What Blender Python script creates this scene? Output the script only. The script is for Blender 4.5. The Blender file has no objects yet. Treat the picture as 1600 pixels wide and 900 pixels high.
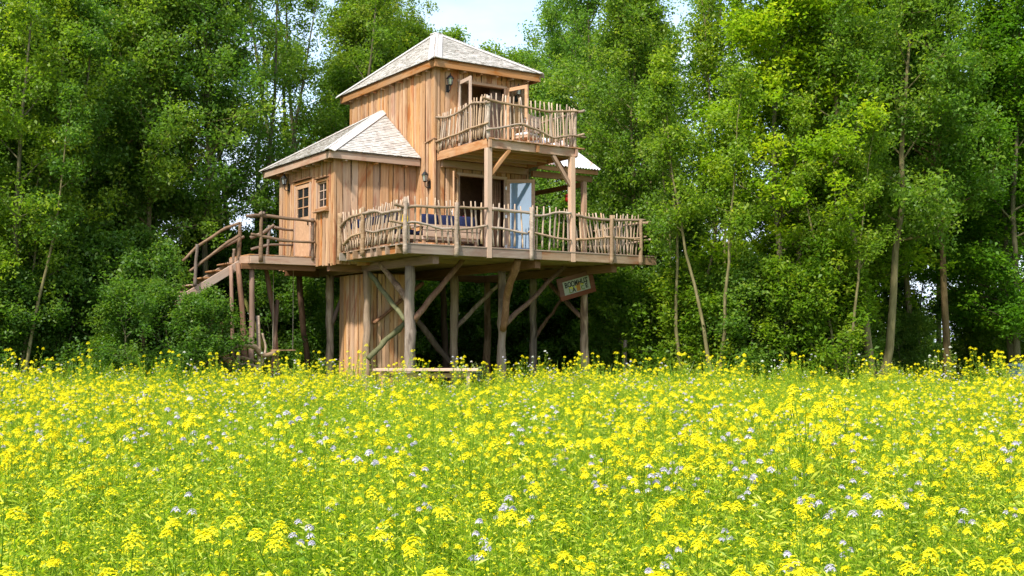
import bpy, math, random
import numpy as np
from mathutils import Vector, Matrix
C = bpy.context.scene.collection
SC = bpy.context.scene
R = math.radians
# ------------------------------------------------------------------ camera, sky, sun, exposure
cam = bpy.data.cameras.new('camera'); camo = bpy.data.objects.new('camera', cam); C.objects.link(camo)
camo.location = (0, 0, 1.65); camo.rotation_euler = (R(90) + math.atan(85/1798.), 0, 0)
cam.sensor_width = 36; cam.lens = 36*1798/1600.; cam.clip_start = .1; cam.clip_end = 6000
SC.camera = camo
SUN_EL, SUN_AZ = R(50), math.atan2(-.87, -.49)      # sun stands to the left, a little behind the camera
sd = Vector((math.cos(SUN_AZ)*math.cos(SUN_EL), math.sin(SUN_AZ)*math.cos(SUN_EL), math.sin(SUN_EL)))
W = bpy.data.worlds.new('World'); SC.world = W; W.use_nodes = True
nt = W.node_tree; nt.nodes.clear()
def N(nt, t, **k):
    n = nt.nodes.new(t)
    for a, b in k.items(): setattr(n, a, b)
    return n
sky = N(nt, 'ShaderNodeTexSky', sky_type='NISHITA', sun_disc=False)
sky.sun_elevation = SUN_EL; sky.sun_rotation = math.atan2(sd.x, sd.y); sky.altitude = 0; sky.air_density = 1.0; sky.dust_density = 1.4; sky.ozone_density = 1.0
tc = N(nt, 'ShaderNodeTexCoord'); mp = N(nt, 'ShaderNodeMapping'); mp.inputs['Scale'].default_value = (1.5, 1.5, 4.0)
mp.inputs['Location'].default_value = (0.35, .2, .1)
nz = N(nt, 'ShaderNodeTexNoise'); nz.inputs['Scale'].default_value = 2.2; nz.inputs['Detail'].default_value = 7; nz.inputs['Roughness'].default_value = .55
rp = N(nt, 'ShaderNodeValToRGB'); rp.color_ramp.elements[0].position = .34; rp.color_ramp.elements[1].position = .62
mx = N(nt, 'ShaderNodeMix', data_type='RGBA'); mx.inputs['B'].default_value = (3.3, 3.75, 4.5, 1)
bg = N(nt, 'ShaderNodeBackground'); bg.inputs['Strength'].default_value = .15
wo = N(nt, 'ShaderNodeOutputWorld')
nt.links.new(tc.outputs['Generated'], mp.inputs['Vector']); nt.links.new(mp.outputs[0], nz.inputs['Vector']); nt.links.new(nz.outputs['Fac'], rp.inputs[0])
nt.links.new(rp.outputs[0], mx.inputs['Factor']); nt.links.new(sky.outputs[0], mx.inputs['A']); nt.links.new(mx.outputs['Result'], bg.inputs[0]); nt.links.new(bg.outputs[0], wo.inputs[0])
sl = bpy.data.lights.new('sun', 'SUN'); sl.energy = 2.9; sl.angle = R(3); sl.color = (1, .95, .86)
slo = bpy.data.objects.new('sun', sl); C.objects.link(slo); slo.rotation_euler = sd.to_track_quat('Z', 'Y').to_euler()
SC.view_settings.view_transform = 'Standard'; SC.view_settings.look = 'None'; SC.view_settings.gamma = 1; SC.view_settings.exposure = 1.3
SC.render.engine = 'CYCLES'
SC.cycles.max_bounces = 8; SC.cycles.diffuse_bounces = 6; SC.cycles.glossy_bounces = 2; SC.cycles.transmission_bounces = 6; SC.cycles.transparent_max_bounces = 6
SC.cycles.use_denoising = True

rng = np.random.default_rng(7); rnd = random.Random(11)

# ------------------------------------------------------------------ helpers
def ss(a, b, x):
    t = min(1, max(0, (x-a)/(b-a))); return t*t*(3-2*t)
def ground_z(x, y): return .15*ss(12, 24, y)
def mesh(name, verts, faces, mats=(), mi=None, smooth=False):
    me = bpy.data.meshes.new(name); me.from_pydata([tuple(v) for v in verts], [], faces)
    for m in mats: me.materials.append(m)
    if mi is not None: me.polygons.foreach_set('material_index', mi)
    if smooth: me.polygons.foreach_set('use_smooth', [True]*len(me.polygons))
    me.update(); return me
def obj(name, me, parent=None, mat=None, mw=None):
    o = bpy.data.objects.new(name, me)
    if mat is not None and not me.materials: me.materials.append(mat)
    C.objects.link(o)
    if parent is not None: o.parent = parent
    if mw is not None: o.matrix_local = mw
    return o
def empty(name, loc=(0, 0, 0), rz=0, label=None, cat=None, group=None, kind=None, parent=None):
    o = bpy.data.objects.new(name, None); C.objects.link(o); o.location = loc; o.rotation_euler = (0, 0, rz); o.empty_display_size = .2
    tag(o, label, cat, group, kind)
    if parent: o.parent = parent
    return o
def tag(o, label=None, cat=None, group=None, kind=None):
    if label: o['label'] = label
    if cat: o['category'] = cat
    if group: o['group'] = group
    if kind: o['kind'] = kind
    return o
class MB:
    """collects shapes into one mesh"""
    def __init__(s): s.v = []; s.f = []; s.mi = []
    def add(s, vs, fs, m=0):
        k = len(s.v); s.v += [tuple(v) for v in vs]; s.f += [tuple(i+k for i in f) for f in fs]; s.mi += [m]*len(fs); return s
    def box(s, a, b, m=0):
        (x0, y0, z0), (x1, y1, z1) = a, b
        vs = [(x0,y0,z0),(x1,y0,z0),(x1,y1,z0),(x0,y1,z0),(x0,y0,z1),(x1,y0,z1),(x1,y1,z1),(x0,y1,z1)]
        return s.add(vs, [(0,3,2,1),(4,5,6,7),(0,1,5,4),(1,2,6,5),(2,3,7,6),(3,0,4,7)], m)
    def tube(s, pts, rad, n=6, m=0, cap=True):
        vs, fs = tube(pts, rad, n, cap); return s.add(vs, fs, m)
    def lathe(s, prof, n=10, c=(0, 0, 0), m=0):
        vs = []; fs = []
        for (r, z) in prof:
            for i in range(n):
                t = 2*math.pi*i/n; vs.append((c[0]+r*math.cos(t), c[1]+r*math.sin(t), c[2]+z))
        for k in range(len(prof)-1):
            for i in range(n):
                j = (i+1) % n; fs.append((k*n+i, k*n+j, (k+1)*n+j, (k+1)*n+i))
        fs.append(tuple(range(n))[::-1]); fs.append(tuple(range((len(prof)-1)*n, len(prof)*n)))
        return s.add(vs, fs, m)
    def build(s, name, parent=None, mats=(), smooth=False, mw=None):
        me = mesh(name, s.v, s.f, mats if isinstance(mats, (list, tuple)) else [mats], s.mi, smooth)
        return obj(name, me, parent, None, mw)
def tube(pts, rad, n=6, cap=True):
    pts = [Vector(p) for p in pts]; vs = []; fs = []
    if not hasattr(rad, '__len__'): rad = [rad]*len(pts)
    ref = None
    for i, p in enumerate(pts):
        d = (pts[min(i+1, len(pts)-1)] - pts[max(i-1, 0)]).normalized()
        if ref is None: ref = Vector((1, 0, 0)) if abs(d.x) < .7 else Vector((0, 1, 0))
        a = (ref - d*ref.dot(d)).normalized(); b = d.cross(a); ref = a
        for k in range(n):
            t = 2*math.pi*k/n; vs.append(p + (a*math.cos(t) + b*math.sin(t))*rad[i])
    for i in range(len(pts)-1):
        for k in range(n):
            j = (k+1) % n; fs.append((i*n+k, i*n+j, (i+1)*n+j, (i+1)*n+k))
    if cap: fs.append(tuple(range(n))[::-1]); fs.append(tuple(range((len(pts)-1)*n, len(pts)*n)))
    return vs, fs
def frame(p, x, zhint=(0, 0, 1)):
    x = Vector(x).normalized(); zh = Vector(zhint)
    y = zh.cross(x)
    if y.length < 1e-4: y = Vector((0, 1, 0)).cross(x)
    y.normalize(); z = x.cross(y)
    M = Matrix.Identity(4)
    for i in range(3): M[i][0] = x[i]; M[i][1] = y[i]; M[i][2] = z[i]; M[i][3] = p[i]
    return M
_bc = {}
def board(name, p0, p1, w, h, mat, parent, up=(0, 0, 1), wob=0, seed=0):
    """sawn timber from p0 to p1 (centre line), w across, h along up; length on local x"""
    p0, p1 = Vector(p0), Vector(p1); L = (p1-p0).length
    rr = random.Random(seed*977+int(L*1000)+int(p0.x*313)+int(p0.y*733))
    n = 5 if wob else 1; vs = []; fs = []; c = min(.008, w*.2, h*.2)
    for i in range(n+1):
        x = L*i/n; a = w/2+rr.uniform(-wob, wob); b = w/2+rr.uniform(-wob, wob); hh = h/2
        vs += [(x,-a,-hh+c),(x,-a+c,-hh),(x,b-c,-hh),(x,b,-hh+c),(x,b,hh-c),(x,b-c,hh),(x,-a+c,hh),(x,-a,hh-c)]
    for i in range(n):
        for k in range(8):
            j = (k+1) % 8; fs.append((i*8+k, (i+1)*8+k, (i+1)*8+j, i*8+j))
    fs.append(tuple(range(8))); fs.append(tuple(range(n*8, n*8+8))[::-1])
    me = mesh(name, vs, fs, [mat]); return obj(name, me, parent, None, frame(p0, p1-p0, up))
def wavy(p0, p1, n, amp, rr):
    p0, p1 = Vector(p0), Vector(p1); out = []
    for i in range(n+1):
        t = i/n; e = Vector((rr.uniform(-1, 1), rr.uniform(-1, 1), rr.uniform(-1, 1)))*amp
        out.append(p0.lerp(p1, t) + (e if 0 < i < n else e*.3))
    return out
def log(name, pts, r0, r1, mat, parent, n=9, rr=rnd, knots=.08):
    """round timber: rings are out of round, with a few knot bosses"""
    P = [Vector(p) for p in pts]
    if len(P) < 12:          # more rings so the surface can wander
        Q = []
        for i in range(len(P)-1): Q += [P[i], P[i].lerp(P[i+1], .5)]
        P = Q + [P[-1]]
    rad = [(r0+(r1-r0)*i/(len(P)-1))*(1+rr.uniform(-knots, knots)) for i in range(len(P))]
    vs, fs = tube(P, rad, n); ph = [rr.uniform(0, 6.28) for _ in range(3)]; boss = [(rr.randrange(len(P)), rr.randrange(n)) for _ in range(max(1, len(P)//4))]
    for i, p in enumerate(P):
        for k in range(n):
            t = 2*math.pi*k/n; f = 1+.07*math.sin(2*t+ph[0]+i*.3)+.05*math.sin(3*t+ph[1]-i*.5)+rr.uniform(-.04, .04)
            if (i, k) in boss: f += .28
            v = Vector(vs[i*n+k]); vs[i*n+k] = p+(v-p)*f
    return obj(name, mesh(name, vs, fs, [mat], smooth=True), parent)

# ------------------------------------------------------------------ materials
def newmat(name):
    m = bpy.data.materials.new(name); m.use_nodes = True; t = m.node_tree; t.nodes.clear()
    o = N(t, 'ShaderNodeOutputMaterial'); return m, t, o
def ramp(t, fac, cols):
    r = N(t, 'ShaderNodeValToRGB'); e = r.color_ramp.elements
    while len(e) < len(cols): e.new(.5)
    for k, (p, c) in enumerate(cols): e[k].position = p; e[k].color = (*c, 1)
    t.links.new(fac, r.inputs[0]); return r.outputs[0]
def mixc(t, f, a, b, mode='MIX'):
    m = N(t, 'ShaderNodeMix', data_type='RGBA', blend_type=mode)
    for k, v in (('Factor', f), ('A', a), ('B', b)):
        if isinstance(v, (int, float)): m.inputs[k].default_value = v
        elif isinstance(v, tuple): m.inputs[k].default_value = (*v, 1)
        else: t.links.new(v, m.inputs[k])
    return m.outputs['Result']
def math_(t, op, a, b=None):
    m = N(t, 'ShaderNodeMath', operation=op)
    for i, v in enumerate((a, b)):
        if v is None: continue
        if isinstance(v, (int, float)): m.inputs[i].default_value = v
        else: t.links.new(v, m.inputs[i])
    return m.outputs[0]
def noise(t, vec, sc, det=4, rough=.55, dist=0):
    n = N(t, 'ShaderNodeTexNoise'); n.inputs['Scale'].default_value = sc; n.inputs['Detail'].default_value = det; n.inputs['Roughness'].default_value = rough; n.inputs['Distortion'].default_value = dist
    t.links.new(vec, n.inputs['Vector']); return n.outputs['Fac']
def wood(name, dark, mid, light, axis='X', grain=9., stain=None, grey=None, rough=.75, var=.35, bump=.25, hue=.5, knots=True):
    m, t, o = newmat(name); tcn = N(t, 'ShaderNodeTexCoord'); oi = N(t, 'ShaderNodeObjectInfo')
    off = N(t, 'ShaderNodeVectorMath', operation='ADD'); cx = N(t, 'ShaderNodeCombineXYZ')
    r100 = math_(t, 'MULTIPLY', oi.outputs['Random'], 137.)
    for i in range(3): t.links.new(r100, cx.inputs[i])
    t.links.new(tcn.outputs['Object'], off.inputs[0]); t.links.new(cx.outputs[0], off.inputs[1])
    def mapped(s):
        q = N(t, 'ShaderNodeMapping'); sc = [s[1]]*3; sc['XYZ'.index(axis)] = s[0]; q.inputs['Scale'].default_value = sc
        t.links.new(off.outputs[0], q.inputs['Vector']); return q.outputs[0]
    g1 = noise(t, mapped((.7, grain*3)), 2.0, 7, .68, .8); g2 = noise(t, mapped((.35, 3.2)), 1.6, 3, .5, 1.2)
    col = ramp(t, g1, [(.30, dark), (.5, mid), (.72, light)])
    tone = ramp(t, g2, [(.3, tuple(x*.72 for x in mid)), (.55, mid), (.75, tuple(min(1, x*1.2) for x in light))])
    col = mixc(t, .5, col, tone)
    if stain:
        g3 = noise(t, mapped((.6, 2.2)), 1.3, 3, .6, .8); k = ramp(t, g3, [(.54, (0, 0, 0)), (.64, (1, 1, 1))]); col = mixc(t, math_(t, 'MULTIPLY', k, .8), col, stain)
    if grey:
        g4 = noise(t, mapped((.5, 1.1)), 1.1, 5, .65, .6); k = ramp(t, g4, [(.50, (0, 0, 0)), (.75, (1, 1, 1))]); col = mixc(t, math_(t, 'MULTIPLY', k, .6), col, grey)
    if knots:
        v = N(t, 'ShaderNodeTexVoronoi'); v.inputs['Scale'].default_value = 1.0; t.links.new(mapped((1.6, 6.)), v.inputs['Vector'])
        kk = ramp(t, v.outputs['Distance'], [(.0, (1, 1, 1)), (.13, (0, 0, 0))]); col = mixc(t, math_(t, 'MULTIPLY', kk, .75), col, tuple(x*.35 for x in dark))
    # each piece its own tone
    hs = N(t, 'ShaderNodeHueSaturation'); rv = math_(t, 'MULTIPLY_ADD', oi.outputs['Random'], var); t.nodes[-1].inputs[2].default_value = 1-var*.5
    t.links.new(rv, hs.inputs['Value']); t.links.new(col, hs.inputs['Color'])
    r2 = math_(t, 'FRACT', math_(t, 'MULTIPLY', oi.outputs['Random'], 71.3)); sv = math_(t, 'MULTIPLY_ADD', r2, hue); t.nodes[-1].inputs[2].default_value = 1-hue*.55
    t.links.new(sv, hs.inputs['Saturation'])
    b = N(t, 'ShaderNodeBsdfPrincipled'); b.inputs['Roughness'].default_value = rough; b.inputs['Specular IOR Level'].default_value = .25
    t.links.new(hs.outputs[0], b.inputs['Base Color'])
    bp = N(t, 'ShaderNodeBump'); bp.inputs['Strength'].default_value = bump; bp.inputs['Distance'].default_value = .01; t.links.new(g1, bp.inputs['Height']); t.links.new(bp.outputs[0], b.inputs['Normal'])
    t.links.new(b.outputs[0], o.inputs[0]); return m
def plain(name, col, rough=.6, metal=0, var=0., spec=.4, bumpsc=0):
    m, t, o = newmat(name); b = N(t, 'ShaderNodeBsdfPrincipled'); b.inputs['Roughness'].default_value = rough; b.inputs['Metallic'].default_value = metal; b.inputs['Specular IOR Level'].default_value = spec
    tcn = N(t, 'ShaderNodeTexCoord'); nf = noise(t, tcn.outputs['Object'], 18, 4)
    c = ramp(t, nf, [(.3, tuple(x*(1-var) for x in col)), (.7, tuple(min(1, x*(1+var)) for x in col))]); t.links.new(c, b.inputs['Base Color'])
    if bumpsc:
        bp = N(t, 'ShaderNodeBump'); bp.inputs['Strength'].default_value = .3; bp.inputs['Distance'].default_value = .01; t.links.new(noise(t, tcn.outputs['Object'], bumpsc, 3), bp.inputs['Height']); t.links.new(bp.outputs[0], b.inputs['Normal'])
    t.links.new(b.outputs[0], o.inputs[0]); return m
M = {}
M['plank'] = wood('larch_plank', (.18,.082,.036), (.44,.238,.115), (.59,.38,.22), 'X', stain=(.31,.105,.04), grey=(.38,.28,.20), var=.42, hue=.25)
M['timber'] = wood('sawn_timber', (.21,.105,.052), (.38,.21,.115), (.51,.32,.195), 'X', stain=(.30,.12,.05), grey=(.36,.29,.22), var=.35)
M['pale'] = wood('pale_timber', (.34,.20,.125), (.49,.31,.20), (.58,.40,.275), 'X', var=.2, knots=False)
M['lining'] = wood('inner_lining', (.16,.085,.05), (.26,.15,.09), (.34,.21,.13), 'X', var=.1)
M['weathered'] = wood('weathered_timber', (.12,.07,.042), (.27,.175,.11), (.42,.31,.22), 'X', stain=(.20,.09,.045), grey=(.30,.26,.20), var=.3)
M['beam'] = wood('brown_beam', (.10,.045,.025), (.23,.12,.07), (.34,.20,.125), 'X', var=.3)
M['dark'] = wood('dark_timber', (.07,.035,.018), (.13,.065,.032), (.18,.09,.045), 'X', var=.3)
M['stick'] = wood('peeled_stick', (.20,.13,.08), (.39,.275,.185), (.57,.435,.315), 'Z', grain=12, var=.6, hue=.4, knots=False)
M['branch'] = wood('weathered_branch', (.13,.085,.05), (.29,.20,.13), (.50,.38,.27), 'X', grain=5, var=.35, knots=True, bump=.6)
M['darkbranch'] = wood('shade_painted_branch', (.06,.04,.027), (.16,.105,.07), (.29,.21,.15), 'X', grain=5, var=.35, bump=.8)  # darker copy of the branch wood, tree shade put into its colour
M['log'] = wood('stripped_log', (.075,.045,.028), (.26,.175,.115), (.50,.38,.275), 'Z', grain=3.2, var=.4, bump=1., stain=(.075,.043,.026), grey=(.33,.265,.205))
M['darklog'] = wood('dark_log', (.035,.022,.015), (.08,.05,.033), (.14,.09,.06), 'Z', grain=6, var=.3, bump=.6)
M['redlog'] = wood('reddish_log', (.075,.038,.024), (.18,.098,.06), (.31,.19,.125), 'Z', grain=3, var=.3, bump=.6)
M['moss'] = wood('mossy_log', (.06,.06,.02), (.12,.12,.035), (.20,.17,.06), 'Z', grain=6, var=.3, bump=.6, knots=False)
M['shingle'] = wood('silvered_shingle', (.28,.24,.20), (.47,.43,.38), (.62,.58,.53), 'Z', grain=6, var=.2, stain=(.36,.30,.25), knots=False)
M['cap'] = wood('silvered_board', (.34,.30,.27), (.52,.48,.45), (.64,.605,.58), 'X', var=.15, knots=False, stain=(.42,.33,.27))
M['iron'] = plain('black_iron', (.015, .016, .016), .45, .3)
M['steel'] = plain('steel', (.5, .5, .5), .35, 1)
M['navy'] = plain('navy_fabric', (.012, .016, .045), .9, 0, .3, .1, 120)
M['yellow'] = plain('yellow_fabric', (.75, .48, .02), .9, 0, .2, .1, 120)
M['red'] = plain('red_fabric', (.60, .02, .06), .9, 0, .2, .1, 120)
M['redpaint'] = plain('red_paint', (.55, .03, .02), .4)
M['white'] = plain('white_fabric', (.78, .74, .70), .9, 0, .1, .1, 120)
M['signframe'] = wood('red_brown_board', (.09,.028,.014), (.16,.05,.024), (.22,.075,.035), 'X', var=.1, knots=False)
M['signface'] = plain('sign_face', (.36, .37, .28), .7, 0, .12)
M['ink'] = plain('black_lettering', (.02, .022, .015), .7)
M['green'] = plain('green_lettering', (.16, .24, .03), .7, 0, .4)
M['lime'] = plain('yellow_lettering', (.62, .55, .04), .7)
M['orange'] = plain('orange_lettering', (.42, .18, .04), .7)
M['rope'] = plain('rope', (.35, .30, .22), .9)
M['dark_room'] = plain('room_lining', (.22, .13, .08), .9, 0, .2)
M['bluebox'] = plain('blue_grey_plastic', (.09, .14, .22), .5)
def glassmat(name, base, gloss):
    m, t, o = newmat(name); d = N(t, 'ShaderNodeBsdfDiffuse'); d.inputs[0].default_value = (*base, 1); g = N(t, 'ShaderNodeBsdfGlossy'); g.inputs['Roughness'].default_value = .03
    x = N(t, 'ShaderNodeMixShader'); x.inputs[0].default_value = gloss; t.links.new(d.outputs[0], x.inputs[1]); t.links.new(g.outputs[0], x.inputs[2]); t.links.new(x.outputs[0], o.inputs[0]); return m
M['pane'] = glassmat('window_glass', (.02, .02, .022), .16)
def clearglass():
    m, t, o = newmat('clear_glass'); d = N(t, 'ShaderNodeBsdfTransparent'); d.inputs[0].default_value = (.86, .9, .9, 1); g = N(t, 'ShaderNodeBsdfGlossy'); g.inputs['Roughness'].default_value = .02
    x = N(t, 'ShaderNodeMixShader'); x.inputs[0].default_value = .10; t.links.new(d.outputs[0], x.inputs[1]); t.links.new(g.outputs[0], x.inputs[2]); t.links.new(x.outputs[0], o.inputs[0]); return m
M['clear'] = clearglass()
M['painted_skypane'] = glassmat('sky_painted_glass', (.17, .36, .55), .3)  # blue base colour paints in the sky reflection; the gloss mirrors the rest
M['lampglass'] = glassmat('lantern_glass', (.35, .36, .36), .35)
def tinmat():
    m, t, o = newmat('rusty_tin'); b = N(t, 'ShaderNodeBsdfPrincipled'); b.inputs['Roughness'].default_value = .45; b.inputs['Metallic'].default_value = .35
    tcn = N(t, 'ShaderNodeTexCoord'); f = noise(t, tcn.outputs['Object'], 1.7, 5, .6, .4)
    t.links.new(ramp(t, f, [(.44, (.72, .71, .72)), (.56, (.60, .48, .44)), (.66, (.40, .19, .12))]), b.inputs['Base Color']); t.links.new(b.outputs[0], o.inputs[0]); return m
M['tin'] = tinmat()
def leafmat(name, cols, trans=.38, gloss=.06):
    """colour ramp over the leaf's own tint attribute, times the object's colour"""
    m, t, o = newmat(name); at = N(t, 'ShaderNodeAttribute', attribute_name='tint'); oi = N(t, 'ShaderNodeObjectInfo')
    c = ramp(t, at.outputs['Fac'], cols); c = mixc(t, 1.0, c, oi.outputs['Color'], 'MULTIPLY')
    d = N(t, 'ShaderNodeBsdfDiffuse'); t.links.new(c, d.inputs[0])
    tr = N(t, 'ShaderNodeBsdfTranslucent'); hs = mixc(t, 1.0, c, (1.12, 1.22, .42), 'MULTIPLY'); t.links.new(hs, tr.inputs[0])
    x = N(t, 'ShaderNodeMixShader'); x.inputs[0].default_value = trans; t.links.new(d.outputs[0], x.inputs[1]); t.links.new(tr.outputs[0], x.inputs[2])
    g = N(t, 'ShaderNodeBsdfGlossy'); g.inputs['Roughness'].default_value = .45; y = N(t, 'ShaderNodeMixShader'); y.inputs[0].default_value = gloss
    t.links.new(x.outputs[0], y.inputs[1]); t.links.new(g.outputs[0], y.inputs[2]); t.links.new(y.outputs[0], o.inputs[0]); return m
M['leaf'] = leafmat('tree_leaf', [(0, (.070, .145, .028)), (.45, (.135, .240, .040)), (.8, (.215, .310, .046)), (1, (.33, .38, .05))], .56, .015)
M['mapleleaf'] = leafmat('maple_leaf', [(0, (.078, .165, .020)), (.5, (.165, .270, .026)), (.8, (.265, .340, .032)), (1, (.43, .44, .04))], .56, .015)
M['stem'] = leafmat('meadow_green', [(0, (.065, .18, .009)), (.4, (.235, .385, .016)), (.75, (.43, .53, .030)), (1, (.64, .64, .08))], .5, .02)
M['petal'] = leafmat('mustard_petal', [(0, (.74, .60, .010)), (.5, (.82, .72, .012)), (1, (.86, .80, .03))], .25, .02)
M['lilac'] = leafmat('lilac_petal', [(0, (.40, .37, .49)), (.6, (.54, .52, .62)), (1, (.70, .68, .73))], .25, .02)
M['whitepetal'] = leafmat('white_petal', [(0, (.66, .64, .66)), (1, (.84, .84, .84))], .25, .02)
M['orangepetal'] = leafmat('orange_petal', [(0, (.80, .34, .02)), (1, (.86, .46, .05))], .25, .02)
def barkmat():
    m, t, o = newmat('tree_bark'); b = N(t, 'ShaderNodeBsdfPrincipled'); b.inputs['Roughness'].default_value = .9; b.inputs['Specular IOR Level'].default_value = .15
    tcn = N(t, 'ShaderNodeTexCoord'); oi = N(t, 'ShaderNodeObjectInfo'); q = N(t, 'ShaderNodeMapping'); q.inputs['Scale'].default_value = (9, 9, 1.6); t.links.new(tcn.outputs['Object'], q.inputs['Vector'])
    f = noise(t, q.outputs[0], 1.6, 6, .65); c = ramp(t, f, [(.3, (.045, .036, .022)), (.55, (.12, .10, .062)), (.75, (.21, .18, .12))])
    f2 = noise(t, tcn.outputs['Object'], 1.1, 3); c = mixc(t, math_(t, 'MULTIPLY', f2, .55), c, (.10, .11, .035)); c = mixc(t, 1., c, oi.outputs['Color'], 'MULTIPLY')
    t.links.new(c, b.inputs['Base Color']); bp = N(t, 'ShaderNodeBump'); bp.inputs['Strength'].default_value = .6; bp.inputs['Distance'].default_value = .02; t.links.new(f, bp.inputs['Height']); t.links.new(bp.outputs[0], b.inputs['Normal'])
    t.links.new(b.outputs[0], o.inputs[0]); return m
M['bark'] = barkmat()
def groundmat():
    m, t, o = newmat('meadow_ground'); b = N(t, 'ShaderNodeBsdfPrincipled'); b.inputs['Roughness'].default_value = 1; b.inputs['Specular IOR Level'].default_value = .1
    tcn = N(t, 'ShaderNodeTexCoord'); f = noise(t, tcn.outputs['Object'], .9, 8, .7); f2 = noise(t, tcn.outputs['Object'], .05, 3)
    c = ramp(t, f, [(.3, (.07, .07, .025)), (.5, (.12, .15, .03)), (.7, (.20, .24, .05))]); c = mixc(t, math_(t, 'MULTIPLY', f2, .6), c, (.22, .27, .06)); t.links.new(c, b.inputs['Base Color'])
    t.links.new(b.outputs[0], o.inputs[0]); return m
M['ground'] = groundmat()

# ------------------------------------------------------------------ ground
gx = [-3000, -800, -200, -80] + list(range(-40, 41, 4)) + [80, 200, 800, 3000]; gy = [-3000, -400, -60, -10] + list(range(-4, 61, 2)) + [90, 200, 800, 3000]
vs = [(x, y, ground_z(x, y)) for y in gy for x in gx]; nx = len(gx)
fs = [(j*nx+i, j*nx+i+1, (j+1)*nx+i+1, (j+1)*nx+i) for j in range(len(gy)-1) for i in range(nx-1)]
tag(obj('ground', mesh('ground', vs, fs, [M['ground']], smooth=True)), 'green meadow ground beneath the flowers and the wood', kind='structure')

# ------------------------------------------------------------------ treehouse
YAW = math.atan2(.554, .832)
OX, OY = -2.7149, 28.8
GZ = ground_z(0, 30)
TH = empty('treehouse', (OX, OY, 0), YAW, 'rustic wooden treehouse on log stilts with balcony, deck and shingled hip roofs', 'treehouse')
def HW(a, b, z=0):
    return Vector((OX + a*math.cos(YAW) - b*math.sin(YAW), OY + a*math.sin(YAW) + b*math.cos(YAW), z))
DK, BK = 4.15, 7.05       # deck and balcony floor tops
def wall(name, p, d, n, L, z0, z1, openings=(), seed=1, thick=.035, wmin=.10, wmax=.22, ragged=.0, skip=None, label=None, backing=.10):
    """planked wall: p start (a,b), d direction along, n outward normal; openings (s0,s1,z0,z1)"""
    rr = random.Random(seed); d = Vector((*d, 0)); n = Vector((*n, 0)); P = Vector((*p, 0))
    cuts = sorted({0, L} | {s for o in openings for s in o[:2]})
    mb = MB()
    def spans(s):
        sp = [(z0, z1)]
        for (a, b, c, e) in openings:
            if a < s < b:
                nsp = []
                for (q, w) in sp:
                    if c > q+.02: nsp.append((q, min(w, c)))
                    if e < w-.02: nsp.append((max(q, e), w))
                sp = nsp
        return sp
    for k in range(len(cuts)-1):
        for (q, w) in spans((cuts[k]+cuts[k+1])/2):
            A = P + d*cuts[k] - n*backing; B = P + d*cuts[k+1] - n*.004
            vsx = [(A.x, A.y, q), (B.x, B.y, w)]
            mb.box(tuple(min(vsx[0][i], vsx[1][i]) for i in range(3)), tuple(max(vsx[0][i], vsx[1][i]) for i in range(3)))
    base = mb.build(name, TH, M['lining'])
    if label: base['label'] = label
    i = 0
    for k in range(len(cuts)-1):
        s = cuts[k]
        while s < cuts[k+1]-.01:
            w = rr.uniform(wmin, wmax)
            if cuts[k+1]-s-w < .09: w = cuts[k+1]-s
            for (q, e) in spans(s+w/2):
                out = (0 if i % 2 else .018) + rr.uniform(0, .008)
                lo = q - (rr.uniform(0, ragged) if q == z0 else 0)
                c = P + d*(s+w/2) + n*(out+thick/2)
                wob = .019 if w > .1 else .006
                board('plank', (c.x, c.y, lo), (c.x, c.y, e), w - rr.uniform(.006, .026) + .0, thick, M['plank'], base, up=n, wob=wob, seed=seed*100+i)
            i += 1; s += w
    return base
U2, V2 = (1, 0), (0, 1); nU, nV = (-1, 0), (0, -1)
# tower
FO_L = (.68, 2.37, DK, 6.44); FO_U = (.70, 2.37, BK, 9.14)
wall('tower_front_wall', (2.5, 2.78), U2, nV, 3.1, 3.9, 9.62, [FO_L, FO_U], 3)
wall('tower_left_wall', (2.5, 2.78), V2, nU, 5.52, 3.9, 9.62, [], 4, wmin=.09, wmax=.22)
wall('tower_right_wall', (5.6, 2.78), V2, (1, 0), 5.52, 3.9, 9.62, [], 5)
wall('tower_back_wall', (2.5, 8.3), U2, (0, 1), 3.1, 3.9, 9.62, [], 6)
# proud cladding low at the tower's near corner, with its little ledge
wall('corner_cladding', (2.5-.055, 2.72), V2, nU, .42, 3.95, 7.40, [], 7, backing=.01)
wall('front_cladding', (2.44, 2.78-.055), U2, nV, .72, 7.10, 7.40, [], 8, backing=.01)
board('ledge', (2.40, 2.66, 7.42), (2.40, 3.17, 7.36), .09, .035, M['timber'], TH); board('ledge', (2.36, 2.68, 7.425), (3.2, 2.68, 7.425), .09, .035, M['timber'], TH)
# annex
wall('annex_left_wall', (-.1, 3.85), V2, nU, 3.9, 3.86, 6.93, [(.37, 1.03, 5.44, 6.23), (1.51, 2.67, 4.12, 6.3)], 9, wmin=.09, wmax=.19, ragged=.07)
wall('annex_front_wall', (-.1, 3.85), U2, nV, 2.55, 3.86, 6.93, [], 10, wmin=.13, wmax=.28, ragged=.05)
wall('annex_back_wall', (-.1, 7.75), U2, (0, 1), 2.55, 3.86, 6.93, [], 12)
for p, z0, z1 in (((2.463, 2.743), 7.43, 9.55), ((2.41, 2.69), 4.15, 7.40), ((5.64, 2.743), 3.95, 9.55), ((-.137, 3.813), 3.80, 6.86)): board('corner_board', (*p, z0), (*p, z1), .075, .075, M['plank'], TH, up=(1, 0, 0), wob=.004)
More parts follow.
